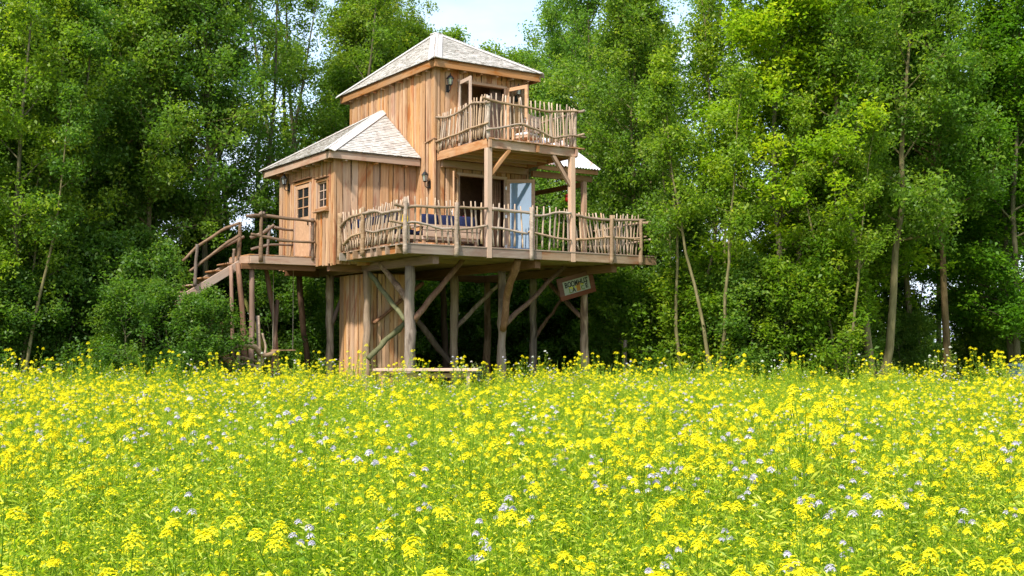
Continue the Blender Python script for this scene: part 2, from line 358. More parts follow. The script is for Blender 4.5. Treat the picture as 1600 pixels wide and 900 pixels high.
# stair shaft below the house
wall('shaft_left_wall', (1.14, 4.2), V2, nU, 1.9, .1, 3.62, [], 13, wmin=.10, wmax=.22)
wall('shaft_front_wall', (1.14, 4.2), U2, nV, 1.24, .1, 3.62, [], 14, wmin=.10, wmax=.22)
wall('shaft_right_wall', (2.38, 4.2), V2, (1, 0), 1.9, .1, 3.62, [], 15)
wall('shaft_back_wall', (1.14, 6.1), U2, (0, 1), 1.24, .1, 3.62, [], 16)
MB().box((2.62, 2.92, 3.93), (5.48, 8.18, 4.1)).box((2.62, 2.92, 6.78), (5.48, 8.18, 7.0)).build('room_floor', TH, M['dark_room'])
MB().box((.02, 3.97, 3.9), (2.36, 7.63, 4.1)).build('annex_floor', TH, M['dark_room'])
def frame_box(name, a0, a1, z0, z1, plane, axis, parent, mat, w=.08, t=.05, out=.06, bottom=True):
    """four boards framing an opening; axis 'u' -> wall b=plane facing -v, 'v' -> wall a=plane facing -u"""
    def P(s, z): return (s, plane-out, z) if axis == 'u' else (plane-out, s, z)
    up = (0, -1, 0) if axis == 'u' else (-1, 0, 0)
    board(name, P(a0+w/2, z0), P(a0+w/2, z1), w, t, mat, parent, up=up); board(name, P(a1-w/2, z0), P(a1-w/2, z1), w, t, mat, parent, up=up)
    board(name, P(a0-.02, z1+w/2), P(a1+.02, z1+w/2), t, w, mat, parent)
    if bottom: board(name, P(a0-.03, z0-w/2), P(a1+.03, z0-w/2), t+.03, w, mat, parent)
e = empty('lower_door_frame', parent=TH); frame_box('jamb', 3.18, 4.87, DK, 6.44, 2.78, 'u', e, M['pale'], bottom=False)
e = empty('upper_door_frame', parent=TH); frame_box('jamb', 3.20, 4.87, BK, 9.14, 2.78, 'u', e, M['pale'], bottom=False)
def door_leaf(name, hinge, ddir, w, h, z, pane, label=None):
    """glazed leaf standing open; ddir in (a,b)"""
    d = Vector((*ddir, 0)).normalized(); nn = Vector((-d.y, d.x, 0)); Hp = Vector((*hinge, z+.02)); s = .105
    mb = MB(); T = frame(Hp, d)
    mb.box((0, -.022, 0), (s, .022, h)).box((w-s, -.022, 0), (w, .022, h)).box((s, -.0205, h-s), (w-s, .0205, h)).box((s, -.0205, 0), (w-s, .0205, .2))
    o = mb.build(name, TH, M['pale'], mw=T)
    if label: o['label'] = label
    MB().box((s-.01, -.008, .19), (w-s+.01, .008, h-s+.01)).build('glass_pane', o, pane)
    hb = MB()
    for zz in (.25, h*.5, h-.3): hb.box((-.03, -.03, zz), (.015, .03, zz+.09))
    hb.build('hinge', o, M['steel'])
    MB().box((w-.07, -.045, h*.46), (w-.035, .045, h*.46+.16)).tube([(w-.05, -.045, h*.5), (w-.05, -.075, h*.5), (w-.15, -.08, h*.5)], .011).build('handle', o, M['steel'])
    return o
def wl(x, y):   # world direction -> house plane
    return (x*math.cos(YAW)+y*math.sin(YAW), -x*math.sin(YAW)+y*math.cos(YAW))
door_leaf('french_door', (4.86, 2.69), wl(.995, -.10), .84, 2.27, DK, M['painted_skypane'], 'open glazed leaf mirroring the sky')
door_leaf('french_door', (3.19, 2.69), wl(-.10, -.99), .84, 2.27, DK, M['clear'])
door_leaf('french_door', (4.86, 2.69), wl(.75, -.66), .83, 2.08, BK, M['clear'])
door_leaf('french_door', (3.21, 2.69), wl(.46, -.89), .83, 2.08, BK, M['clear'])
# annex window and door
def sash(name, b0, b1, z0, z1, parent, rows, cols, mat, off=.02):
    f = empty(name, parent=parent) if parent is None else None
    p = parent; x = -.1 - off; w = .045
    mb = MB().box((x-.03, b0, z0), (x, b0+w, z1)).box((x-.03, b1-w, z0), (x, b1, z1)).box((x-.029, b0+w, z0), (x, b1-w, z0+w)).box((x-.029, b0+w, z1-w), (x, b1-w, z1))
    return mb, x, w
MB().box((2.7, 4.3, 4.1), (5.4, 4.34, 6.7)).build('partition', TH, M['dark_room']); MB().box((2.7, 3.9, 7.0), (5.4, 3.94, 9.5)).build('partition', TH, M['dark_room'])
def curtain(a0, a1, b, z0, z1, parent, mat):
    vs = []; fs = []; n = 40
    for i in range(n+1):
        a = a0+(a1-a0)*i/n; w = .03*math.sin(i*1.25)+.01*math.sin(i*.6); vs += [(a, b+w, z0), (a, b+w*.7, z1), (a, b+w*.7+.006, z1), (a, b+w+.006, z0)]
    for i in range(n):
        for k in range(4): fs.append((i*4+k, i*4+4+k, i*4+4+(k+1) % 4, i*4+(k+1) % 4))
    return obj('curtain', mesh('curtain', vs, fs, [mat], smooth=True), parent)
curtain(4.2, 4.84, 2.98, 4.2, 6.5, TH, M['lining']); curtain(3.24, 3.45, 2.98, 4.2, 6.5, TH, M['lining']); curtain(4.45, 4.84, 2.98, 7.1, 9.2, TH, M['lining'])
win = empty('window', parent=TH)
frame_box('window_frame', 4.16, 4.94, 5.46, 6.21, -.1, 'v', win, M['timber'], w=.07, out=.075)
mb, x, w = sash('sash', 4.22, 4.88, 5.46, 6.21, win, 3, 2, M['pale']); mb.build('sash', win, M['pale'])
mb = MB().box((x-.02, 4.535, 5.5), (x-.004, 4.565, 6.17))
for k in (1, 2): zz = 5.46+.75*k/3; mb.box((x-.019, 4.26, zz-.012), (x-.005, 4.84, zz+.012))
mb.build('glazing_bar', win, M['pale'])
for i in range(2):
    for k in range(3): MB().box((x+.002, 4.265+i*.30, 5.475+k*.25), (x+.008, 4.535+i*.30, 5.475+k*.25+.225)).build('pane', win, M['pane'])
board('window_sill', (-.22, 4.12, 5.36), (-.22, 4.98, 5.36), .14, .04, M['timber'], win); board('window_hood', (-.2, 4.14, 6.31), (-.2, 4.96, 6.31), .10, .03, M['dark'], win)
dr = empty('entry_door', parent=TH); x = -.13
MB().box((x-.04, 5.42, 4.14), (x, 6.46, 5.32)).box((x-.04, 5.42, 5.322), (x, 5.53, 6.28)).box((x-.04, 6.35, 5.322), (x, 6.46, 6.28)).box((x-.039, 5.53, 6.17), (x, 6.35, 6.28)).build('door_panel', dr, M['pale'])
mb = MB().box((x-.03, 5.925, 5.33), (x-.012, 5.955, 6.168))
for k in (1, 2): mb.box((x-.029, 5.53, 5.325+.85*k/3-.014), (x-.013, 6.35, 5.325+.85*k/3+.014))
mb.build('glazing_bar', dr, M['pale'])
for i in range(2):
    for k in range(3): MB().box((x-.011, 5.535+i*.415, 5.335+k*.283), (x-.004, 5.93+i*.415, 5.335+k*.283+.262)).build('pane', dr, M['pane'])
frame_box('door_frame', 5.34, 6.54, 4.13, 6.3, -.1, 'v', dr, M['timber'], w=.08, out=.07, bottom=False)
board('door_hood', (-.2, 5.3, 6.42), (-.2, 6.58, 6.42), .10, .03, M['dark'], dr)
MB().box((x-.075, 5.50, 5.05), (x-.04, 5.53, 5.2)).build('door_handle', dr, M['iron'])

# ---- roofs
def shingle_face(mb, A, B, T0, T1, expo=.115, seed=0):
    """courses between eave A->B and top edge T0->T1 (T0 above A)"""
    rr = random.Random(seed); A, B, T0, T1 = map(Vector, (A, B, T0, T1)); nrm = (B-A).cross(T0-A)
    nrm.normalize()
    if nrm.z < 0: nrm = -nrm
    mid = ((T0+T1)/2-(A+B)/2); foot = (B-A).normalized(); slope = mid - foot*mid.dot(foot); S = slope.length; sd_ = slope.normalized()
    n = int(S/expo)
    for k in range(n+1):
        t = k*expo/S
        if t > 1: break
        L = A.lerp(T0, t); Rr = B.lerp(T1, t); W_ = (Rr-L).length
        if W_ < .05: continue
        f = (Rr-L).normalized(); s = 0; hgt = min(expo*1.35, S*(1-t)+.02)
        while s < W_:
            w = min(rr.uniform(.09, .19), W_-s)
            if w < .02: break
            p = L + f*(s+.003); q = L + f*(s+w-.003); j = rr.uniform(-.008, .008); th = .024+rr.uniform(-.006, .010)
            p0 = p + sd_*j; q0 = q + sd_*j; p1 = p + sd_*hgt; q1 = q + sd_*hgt
            vs = [p0+nrm*.004, q0+nrm*.004, q1+nrm*.002, p1+nrm*.002, p0+nrm*th, q0+nrm*th, q1+nrm*.008, p1+nrm*.008]
            mb.add(vs, [(4,5,6,7), (0,1,5,4), (1,2,6,5), (3,0,4,7)])
            s += w
def hip_roof(name, corners, apex, zthick, faces, hips, parent, capw=.17, seed=1):
    """corners: eave polygon points in order; apex: point; faces: index pairs; hips: corner indices"""
    mb = MB(); vs = [Vector(c) for c in corners]+[Vector(apex)]; na = len(corners)
    for (i, j) in faces: mb.add([vs[i], vs[j], vs[na]], [(0, 1, 2)])
    mb.add([Vector(c)-Vector((0, 0, .03)) for c in corners], [tuple(range(na))])
    base = mb.build(name, parent, M['dark'])
    sb = MB()
    for q, (i, j) in enumerate(faces): shingle_face(sb, vs[i], vs[j], vs[na], vs[na], seed=seed*10+q)
    o = sb.build('shingles', base, M['shingle']); o['kind'] = 'stuff'
    for i in hips:
        c = vs[i]; up = (vs[na]-c); other = [f for f in faces if i in f]
        for f in other:
            A_, B_ = vs[f[0]], vs[f[1]]; nrm = (B_-A_).cross(vs[na]-A_); nrm.normalize()
            if nrm.z < 0: nrm = -nrm
            side = nrm.cross(up).normalized(); cen = (A_+B_+vs[na])/3
            if (cen-c).dot(side) < 0: side = -side
            board('hip_board', c + side*capw*.5 + nrm*.045 - up.normalized()*.04, vs[na] + side*capw*.5*.9 + nrm*.045, capw, .022, M['cap'], base, up=nrm)
    return base
# tower roof
ze = 9.66; TC = [(2.24, 2.40, ze), (5.93, 2.40, ze), (5.93, 8.66, ze), (2.24, 8.66, ze)]; TA = (4.08, 5.5, 11.30)
tr_ = hip_roof('tower_roof', TC, TA, .1, [(0, 1), (1, 2), (2, 3), (3, 0)], (0, 1, 2, 3), TH, .20, 2)
for (i, j) in ((0, 1), (1, 2), (2, 3), (3, 0)):
    a, b = Vector(TC[i]), Vector(TC[j]); d = (b-a).normalized(); inn = Vector((-d.y, d.x, 0))
    board('fascia', a + inn*.05 + d*.021 - Vector((0, 0, .115)), b + inn*.05 - d*.021 - Vector((0, 0, .115)), .04, .235, M['timber'], tr_)
MB().box((2.3, 2.47, 9.625), (5.87, 8.6, 9.64)).build('soffit', tr_, M['timber'])
for k in range(6):
    a = 2.75 + k*.55; board('rafter_tail', (a, 2.47, 9.445), (a, 2.74, 9.445), .07, .11, M['timber'], tr_)
for k in range(10):
    b = 3.0 + k*.56; board('rafter_tail', (2.31, b, 9.445), (2.46, b, 9.445), .07, .11, M['timber'], tr_)
# annex roof
ze = 6.96; AC = [(2.44, 3.5, ze), (-.46, 3.5, ze), (-.46, 8.45, ze), (2.44, 8.45, ze)]; AA = (2.44, 5.98, 8.74)
ar = hip_roof('annex_roof', AC, AA, .1, [(1, 0), (2, 1), (3, 2)], (1, 2), TH, .19, 3)
for (i, j) in ((1, 0), (2, 1), (3, 2)):
    a, b = Vector(AC[i]), Vector(AC[j]); d = (b-a).normalized(); inn = Vector((-d.y, d.x, 0))
    board('fascia', a + inn*.05 + d*.021 - Vector((0, 0, .115)), b + inn*.05 - d*.021 - Vector((0, 0, .115)), .04, .215, M['timber'], ar)
MB().box((-.40, 3.56, 6.935), (2.42, 8.38, 6.95)).build('soffit', ar, M['timber'])
for k in range(3): board('rafter_tail', (.1 + k*.95, 3.57, 6.755), (.1 + k*.95, 3.80, 6.755), .08, .12, M['timber'], ar)
for b in (3.95, 4.75, 5.2, 5.55, 6.2, 6.8, 7.4): board('rafter_tail', (-.39, b, 6.755), (-.13, b, 6.755), .08, .12, M['timber'], ar)
# porch roof of corrugated tin
pz, pr = 6.93, 8.15
def corr(b0, z0, b1, z1, name, parent):
    vs = []; fs = []; n = 130
    for i in range(n+1):
        a = 5.66 + (7.95-5.66)*i/n; w = .018*math.sin(a*2*math.pi/.11)
        vs += [(a, b0, z0+w), (a, b1, z1+w), (a, b1, z1+w-.006), (a, b0, z0+w-.006)]
    for i in range(n):
        p = i*4
        for k in range(4): j = (k+1) % 4; fs.append((p+k, p+4+k, p+4+j, p+j))
    return obj(name, mesh(name, vs, fs, [M['tin']], smooth=False), parent)
po = empty('porch_roof', parent=TH)
corr(2.15, pz, 4.2, pr, 'tin_sheet', po); corr(6.25, pz, 4.2, pr, 'tin_sheet', po)
board('fascia', (5.66, 2.23, pz-.10), (7.9, 2.23, pz-.10), .04, .13, M['timber'], po)
board('rafter', (7.86, 2.2, pz-.06), (7.86, 4.2, pr-.06), .05, .11, M['timber'], po); board('rafter', (6.7, 2.26, pz-.06), (6.7, 4.2, pr-.06), .05, .11, M['dark'], po)
board('beam', (5.64, 2.5, 6.66), (7.85, 2.5, 6.66), .12, .18, M['timber'], po); board('beam', (7.6, 2.58, 6.5), (7.6, 6.0, 6.5), .12, .14, M['timber'], po)
board('column', (7.57, 2.5, DK), (7.57, 2.5, 6.565), .14, .14, M['timber'], po); board('column', (7.6, 5.9, DK), (7.6, 5.9, 6.43), .14, .14, M['timber'], po)

# ---- lower deck
dk = empty('deck', parent=TH)
b = .015
while b < 6.2:     # boards run along the front
    if b < 2.7: a0, a1 = -.03, 8.29
    elif b < 3.8: a0, a1 = 0, 2.42
    else: a0 = None
    if a0 is not None: board('floor_board', (a0, b, DK-.017), (a1, b, DK-.017), .143, .034, M['weathered'], dk, seed=int(b*100))
    if b >= 2.7: board('floor_board', (5.7, b, DK-.017), (8.25, b, DK-.017), .143, .034, M['weathered'], dk, seed=int(b*100))
    b += .15
board('fascia', (.03, -.02, 4.005), (4.2, -.02, 4.005), .045, .235, M['weathered'], dk); board('fascia', (4.21, -.02, 4.005), (8.27, -.02, 4.005), .045, .235, M['weathered'], dk)
for k, b in enumerate((.35, .85, 1.3, 1.75, 2.2, 2.7, 3.2, 3.6)): board('joist', (-.04 - (k % 3)*.03, b, 4.015), (8.2 if b < 2.8 else 2.4, b, 4.015), .06, .22, M['weathered'], dk)
for b in (3.9, 4.9, 5.9): board('joist', (5.7, b, 4.015), (8.2, b, 4.015), .06, .22, M['weathered'], dk)
for b0, b1 in ((.40, .82), (.90, 1.27), (1.35, 1.7), (1.8, 2.16), (2.26, 2.66), (2.76, 3.16)): board('blocking', (.06, b0, 4.0), (.06, b1, 4.0), .04, .18, M['timber'], dk)
for a, b0, b1 in ((1.05, .22, 8.0), (4.25, .22, 8.0), (7.14, .5, 8.0)):
    board('beam', (a, b0, 3.785), (a, b1, 3.785), .18, .225, M['beam'], dk)
board('beam', (-.1, 7.35, 3.78), (7.6, 7.35, 3.78), .16, .22, M['dark'], dk); board('beam', (-.05, 4.4, 3.765), (1.0, 4.4, 3.765), .16, .2, M['beam'], dk)
# log stilts and braces
rs = random.Random(5)
def stilt(a, b, r, da=0, db=0, mat='log', top=3.68, name='stilt'):
    return log(name, wavy((a, b, GZ-.35), (a+da, b+db, top), 9, .022, rs), r*.98, r*.84, M[mat], TH, 12, rs)
for (a, b, r) in ((1.0, 1.51, .155), (1.0, 4.05, .13), (1.0, 6.54, .13), (4.22, 1.97, .135), (4.22, 4.63, .14), (4.22, 7.35, .13), (7.15, 1.95, .13), (7.15, 4.63, .13), (7.15, 7.35, .13)): stilt(a, b, r)
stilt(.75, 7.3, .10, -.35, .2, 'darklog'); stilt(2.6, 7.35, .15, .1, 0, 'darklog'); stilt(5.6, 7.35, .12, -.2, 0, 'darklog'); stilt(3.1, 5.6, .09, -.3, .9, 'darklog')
def brace(p, q, r, mat='log', amp=.02): return log('brace', wavy(p, q, 6, amp, rs), r, r*.85, M[mat], TH, 8, rs)
brace((1.10, 1.5, 2.25), (2.68, 1.5, 3.96), .085, 'redlog'); brace((1.0, 1.63, 2.75), (1.0, 3.24, 3.85), .085); brace((4.33, 1.96, 2.15), (6.56, 1.96, 4.0), .075, 'redlog')
log('brace', [(4.16, 1.80, 2.0), (4.1, 1.6, 2.4), (3.98, 1.35, 2.95), (3.8, .9, 3.3), (3.7, .5, 3.62), (3.66, .3, 3.9)], .11, .09, M['redlog'], TH, 8, rs)
brace((7.12, 2.05, 2.4), (7.15, 4.5, 4.0), .075, 'redlog'); brace((4.27, 4.6, 2.1), (5.56, 4.6, 3.24), .075); brace((5.56, 4.6, 3.24), (6.3, 4.6, 3.85), .07); brace((7.25, 4.6, 1.85), (8.19, 4.6, 2.99), .06, 'redlog')
brace((1.02, 6.45, 2.2), (1.6, 6.3, 3.8), .07, 'redlog'); brace((1.0, 3.9, 3.6), (1.0, 1.8, 2.25), .07, 'moss'); brace((.72, 3.4, 1.2), (1.86, 3.4, 2.2), .085, 'moss')
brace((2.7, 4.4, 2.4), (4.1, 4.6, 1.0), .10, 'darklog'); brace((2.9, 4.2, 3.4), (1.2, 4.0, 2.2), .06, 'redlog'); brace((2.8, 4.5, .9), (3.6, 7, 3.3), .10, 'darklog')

# ---- balcony
bc = empty('balcony', parent=TH)
board('fascia', (2.54, -.01, 6.905), (5.42, -.01, 6.905), .05, .23, M['timber'], bc); board('fascia', (2.505, .02, 6.905), (2.505, 2.66, 6.905), .05, .23, M['timber'], bc); board('fascia', (5.44, .02, 6.905), (5.44, 2.66, 6.905), .05, .23, M['timber'], bc)
a = 2.50
while a < 5.56:      # boards run out from the wall, ends proud of the fascia
    board('floor_board', (a+.07, -.11 + rs.uniform(-.02, .02), BK-.016), (a+.07, 2.68, BK-.016), .135, .032, M['timber'], bc, seed=int(a*100)); a += .142
for k in range(5): board('joist', (2.55, .42+k*.5, 6.92), (5.4, .42+k*.5, 6.92), .06, .19, M['timber'], bc)
for a in (2.52, 5.27): board('column', (a, .02 if a < 3 else .03, 3.87), (a, .02 if a < 3 else .03, 6.785), .155, .155, M['pale'], bc)
for a in (2.52, 4.05, 5.36): board('block', (a, -.07, 6.80), (a, -.07, 7.0), .09, .07, M['timber'], bc, up=(0, -1, 0))
board('knee_brace', (2.56, .02, 6.05), (3.18, .02, 6.79), .10, .10, M['timber'], bc); board('knee_brace', (5.22, .03, 6.0), (4.62, .03, 6.79), .10, .10, M['timber'], bc); board('knee_brace', (5.27, .08, 6.1), (5.27, .7, 6.79), .09, .09, M['timber'], bc)
board('beam', (2.6, 2.6, 6.72), (5.5, 2.6, 6.72), .1, .2, M['timber'], bc)

# ---- rustic railings
SV = []
for k in range(10):
    q = random.Random(300+k); n = 6; pts = []; ox = oy = 0
    for i in range(n+1):
        ox += q.uniform(-.011, .011); oy += q.uniform(-.011, .011); pts.append((ox, oy, i/n))
    vs, fs = tube(pts, [.0265*(1.0-.22*i/n)*(1+q.uniform(-.1, .1)) for i in range(n)]+[.0165], 6)
    SV.append(mesh('picket', vs, fs, [M['stick']], smooth=True))
def picket(parent, a, b, z, h, lean=(0, 0), r=1.):
    o = obj('picket', rnd.choice(SV), parent); d = Vector((lean[0], lean[1], 1)).normalized(); q = Vector((0, 0, 1)).rotation_difference(d)
    o.matrix_local = Matrix.Translation((a, b, z)) @ q.to_matrix().to_4x4() @ Matrix.Rotation(rnd.uniform(0, 6.28), 4, 'Z') @ Matrix.Diagonal((r, r, h, 1))
def interp(pts, x):
    for (x0, z0), (x1, z1) in zip(pts, pts[1:]):
        if x0 <= x <= x1: return z0+(z1-z0)*(x-x0)/(x1-x0)
    return pts[0][1] if x < pts[0][0] else pts[-1][1]
def rail(name, pts, r, parent):
    P = [Vector(p) for p in pts]; out = []
    for i in range(len(P)-1):
        for k in range(3):
            t = k/3; p0 = P[max(i-1, 0)]; p1 = P[i]; p2 = P[i+1]; p3 = P[min(i+2, len(P)-1)]
            c = .5*((2*p1)+(p2-p0)*t+(2*p0-5*p1+4*p2-p3)*t*t+(3*p1-p0-3*p2+p3)*t**3); out.append(c+Vector((rnd.uniform(-.006, .006), rnd.uniform(-.006, .006), rnd.uniform(-.008, .008))))
    out.append(P[-1]); return log(name, out, r, r*.8, M['branch'], parent, 8, rnd, .14)
rl = empty('deck_railing', parent=TH)
for s in ([(-.3,5.1),(-.01,5.05),(.5,5.1),(.97,5.1),(1.37,5.13),(1.83,5.15),(2.45,5.17)], [(2.6,5.17),(3.23,5.14),(3.72,5.14),(3.93,5.08),(4.27,5.09),(4.7,5.2),(5.18,5.21)], [(5.36,5.17),(5.8,5.11),(6.48,5.1),(7.18,5.14),(7.85,5.18)]): rail('rail', [(a, -.06, z) for a, z in s], .042, rl)
for s in ([(-.44,4.67),(-.02,4.63)], [(-.02,4.62),(.13,4.67),(.35,4.67),(.69,4.62),(1.06,4.56),(1.37,4.58)], [(1.37,4.575),(1.56,4.57),(1.99,4.63),(2.45,4.72)], [(2.58,4.68),(3.02,4.65),(3.72,4.57)], [(3.75,4.62),(4.0,4.6),(4.49,4.52),(5.18,4.46)], [(5.36,4.49),(5.8,4.52),(6.39,4.6)], [(6.4,4.61),(6.94,4.61),(7.46,4.62),(7.89,4.7)], [(7.4,4.6),(7.85,4.57)]): rail('rail', [(a, -.06, z) for a, z in s], .034, rl)
for s in ([(3.55,4.84),(3.3,4.97),(2.96,5.05),(2.25,5.09)], [(2.25,5.08),(1.43,5.08),(1.06,4.99),(.5,4.99),(-.05,4.98)]): rail('rail', [(-.06, b, z) for b, z in s], .044, rl)
for s in ([(3.4,4.33),(2.87,4.53),(2.25,4.57)], [(1.98,4.62),(1.9,4.59),(1.49,4.54),(.84,4.56),(-.05,4.58)]): rail('rail', [(-.06, b, z) for b, z in s], .036, rl)
def rpost(p, q, r, parent): return log('post', wavy(p, q, 5, .012, rnd), r, r*.85, M['branch'], parent, 9, rnd, .1)
for (a, t) in ((0.0, 5.30), (1.49, 5.26), (3.84, 5.29), (6.59, 5.24), (7.66, 5.16)): rpost((a-.01, -.085, 3.86), (a, -.085, t), .062, rl)
rpost((-.06, 2.2, 3.95), (-.06, 2.2, 5.26), .066, rl); rpost((-.02, 3.70, 3.95), (-.08, 3.55, 5.22), .07, rl)
def row(parent, f, s0, s1, step, z, top, lean, axis, jit=.03, hj=.03, skip=()):
    s = s0
    while s < s1:
        if not any(a < s < b for a, b in skip):
            h = top(s) - z + rnd.uniform(-hj, hj); l = lean(s) + rnd.uniform(-.05, .05)
            lv = (l, rnd.uniform(-.02, .02)) if axis == 'u' else (rnd.uniform(-.02, .02), l)
            st = s + (-l*h*.5); z0 = z + rnd.choice((.0, .03, .06, .08))
            picket(parent, st if axis == 'u' else f, f if axis == 'u' else st, z0, h-(z0-z), lv, rnd.uniform(.8, 1.2))
        s += step*rnd.uniform(.75, 1.25)
tf = lambda s: interp([(0, 5.33), (1.3, 5.32), (2, 5.32), (3, 5.33), (4.7, 5.33), (5.5, 5.29), (6.5, 5.28), (7.6, 5.30)], s)
row(rl, -.005, .12, 2.4, .185, DK, tf, lambda s: -.06+.03*math.sin(s*3), 'u', skip=((1.42, 1.56),))
row(rl, -.005, 2.65, 5.15, .19, DK, tf, lambda s: -.03*math.cos(s*2), 'u', skip=((3.77, 3.91),))
row(rl, -.005, 5.40, 6.55, .135, DK, tf, lambda s: -.16, 'u'); row(rl, -.005, 6.68, 7.6, .105, DK, tf, lambda s: .08, 'u')
row(rl, -.005, .1, 2.15, .118, DK, lambda s: interp([(0, 5.3), (1.1, 5.28), (2, 5.2)], s), lambda s: -.24, 'v'); row(rl, -.005, 2.28, 3.6, .13, DK, lambda s: 5.26, lambda s: .12, 'v')
# right-hand return of the deck railing
rail('rail', [(8.1, b, 5.12+.03*math.sin(b*2)) for b in (0, .8, 1.6, 2.4, 3.2, 4.0)], .04, rl); rail('rail', [(8.1, b, 4.6+.03*math.cos(b*2)) for b in (0, .8, 1.6, 2.4, 3.2, 4.0)], .034, rl)
row(rl, 8.06, .9, 4.0, .14, DK, lambda s: 5.27, lambda s: .04, 'v')
bl = empty('balcony_railing', parent=TH)
rail('rail', [(2.45, b, z) for b, z in ((2.66,8.02),(2.11,7.94),(1.46,7.96),(.83,8.08),(.51,8.07),(-.17,7.96))], .034, bl); rail('rail', [(2.45, b, z) for b, z in ((2.66,7.33),(1.46,7.38),(.82,7.42),(-.08,7.44))], .034, bl)
rail('rail', [(a, -.06, z) for a, z in ((2.3,8.1),(2.52,8.06),(3.04,8.01),(3.63,8.0),(4.23,7.95),(4.84,8.0),(5.62,8.09))], .036, bl)
rail('rail', [(a, -.06, z) for a, z in ((2.41,7.25),(2.82,7.34),(3.21,7.45),(3.56,7.54))], .03, bl); rail('rail', [(a, -.063, z) for a, z in ((3.53,7.53),(3.83,7.46),(4.23,7.36),(4.55,7.25),(4.84,7.3),(5.25,7.38),(5.68,7.36))], .036, bl)
for p, q, r in (((2.51, .0, 7.0), (2.51, .0, 8.17), .055), ((5.37, .0, 7.0), (5.37, .0, 8.12), .055), ((2.49, 2.58, 7.0), (2.49, 2.58, 8.1), .045), ((5.42, 2.55, 7.0), (5.42, 2.55, 8.1), .045)): rpost(p, q, r, bl)
row(bl, 2.495, .12, 2.5, .125, BK, lambda s: interp([(.18, 8.25), (1.23, 8.16), (2.44, 8.11)], s), lambda s: -.12+.06*math.sin(s*2), 'v')
row(bl, -.005, 2.66, 5.3, .15, BK, lambda s: interp([(2.7, 8.25), (3.2, 8.24), (4.7, 8.23), (5.2, 8.2)], s), lambda s: -.03, 'u')
row(bl, 5.42, .1, 2.5, .13, BK, lambda s: 8.2, lambda s: .05, 'v')
rail('rail', [(5.46, b, 8.05) for b in (-.3, .6, 1.4, 2.0, 2.66)], .034, bl); rail('rail', [(5.46, b, 7.4) for b in (-.3, .6, 1.4, 2.0, 2.66)], .034, bl)

# ---- entry platform, its railing and the stairs
def rail2(name, pts, r, parent):
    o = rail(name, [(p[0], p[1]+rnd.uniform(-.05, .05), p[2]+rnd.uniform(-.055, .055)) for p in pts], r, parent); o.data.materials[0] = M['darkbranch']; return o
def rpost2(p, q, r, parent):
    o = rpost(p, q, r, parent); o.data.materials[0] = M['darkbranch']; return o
ep = empty('entry_platform', parent=TH)
a = -2.05
while a < -.2: board('floor_board', (a, 5.0, 4.085), (a, 6.62, 4.085), .138, .03, M['timber'], ep, seed=int(-a*100)); a += .145
board('fascia', (-2.10, 5.03, 3.955), (-.14, 5.03, 3.955), .045, .22, M['timber'], ep); board('fascia', (-2.12, 5.06, 3.955), (-2.12, 6.6, 3.955), .045, .22, M['timber'], ep)
for b in (5.4, 5.9, 6.4): board('joist', (-2.09, b, 3.96), (-.15, b, 3.96), .06, .2, M['timber'], ep)
board('beam', (-2.3, 5.2, 3.77), (-.1, 5.2, 3.77), .12, .16, M['dark'], ep)
for p, q, r in (((-1.81, 5.0, 3.9), (-1.81, 5.0, 5.24), .055), ((-2.14, 5.87, 3.85), (-2.10, 5.87, 5.06), .06), ((-2.14, 6.22, 3.9), (-2.14, 6.22, 4.32), .05), ((-.25, 5.02, 4.0), (-.25, 5.02, 5.2), .05), ((-1.0, 6.58, 4.0), (-.95, 6.58, 5.1), .045)): rpost2(p, q, r, ep)
rail2('rail', [(-2.25, 4.97, 5.17), (-1.8, 4.96, 5.16), (-1.0, 4.96, 5.14), (-.2, 4.97, 5.12)], .05, ep); rail2('rail', [(-2.1, 4.97, 4.60), (-1.6, 4.96, 4.58), (-.9, 4.96, 4.55), (-.2, 4.97, 4.54)], .045, ep)
rail2('rail', [(-1.5, 6.6, 4.72), (-1.15, 6.6, 4.9), (-.8, 6.6, 5.12)], .06, ep); rail2('rail', [(-.8, 6.6, 5.0), (-.45, 6.6, 4.98), (-.12, 6.6, 5.0)], .045, ep); rail2('rail', [(-1.5, 6.6, 4.35), (-.9, 6.6, 4.55), (-.2, 6.6, 4.5)], .04, ep)
rpost2((-1.82, 5.0, 5.2), (-1.78, 4.95, 5.27), .08, ep)
for pts, r, m in (([(-1.96, 5.3, GZ-.3), (-1.93, 5.3, 2.2), (-1.96, 5.3, 3.86)], .085, 'redlog'), ([(-2.06, 5.35, GZ-.3), (-2.2, 5.32, 2.5), (-2.36, 5.3, 3.85)], .08, 'redlog'), ([(-2.30, 5.6, GZ-.3), (-2.45, 5.6, 3.8)], .06, 'redlog'), ([(-1.6, 5.4, GZ-.3), (-1.75, 5.35, 2.4)], .06, 'branch'),
                  ([(-.60, 6.5, GZ-.3), (-.8, 6.5, 2.4), (-1.07, 6.5, 3.85)], .075, 'redlog'), ([(-.9, 6.45, GZ-.3), (-.72, 6.45, 2.9)], .06, 'redlog'), ([(-2.7, 6.5, GZ-.3), (-2.35, 6.5, 2.5)], .07, 'redlog'), ([(-2.25, 6.55, GZ-.3), (-2.7, 6.55, 2.3)], .06, 'redlog'), ([(-1.1, 6.0, 1.0), (-1.9, 6.0, 2.9)], .05, 'moss')):
    log('leg', pts, r, r*.9, M[m], ep, 9, rs)
st = empty('stairs', parent=TH)
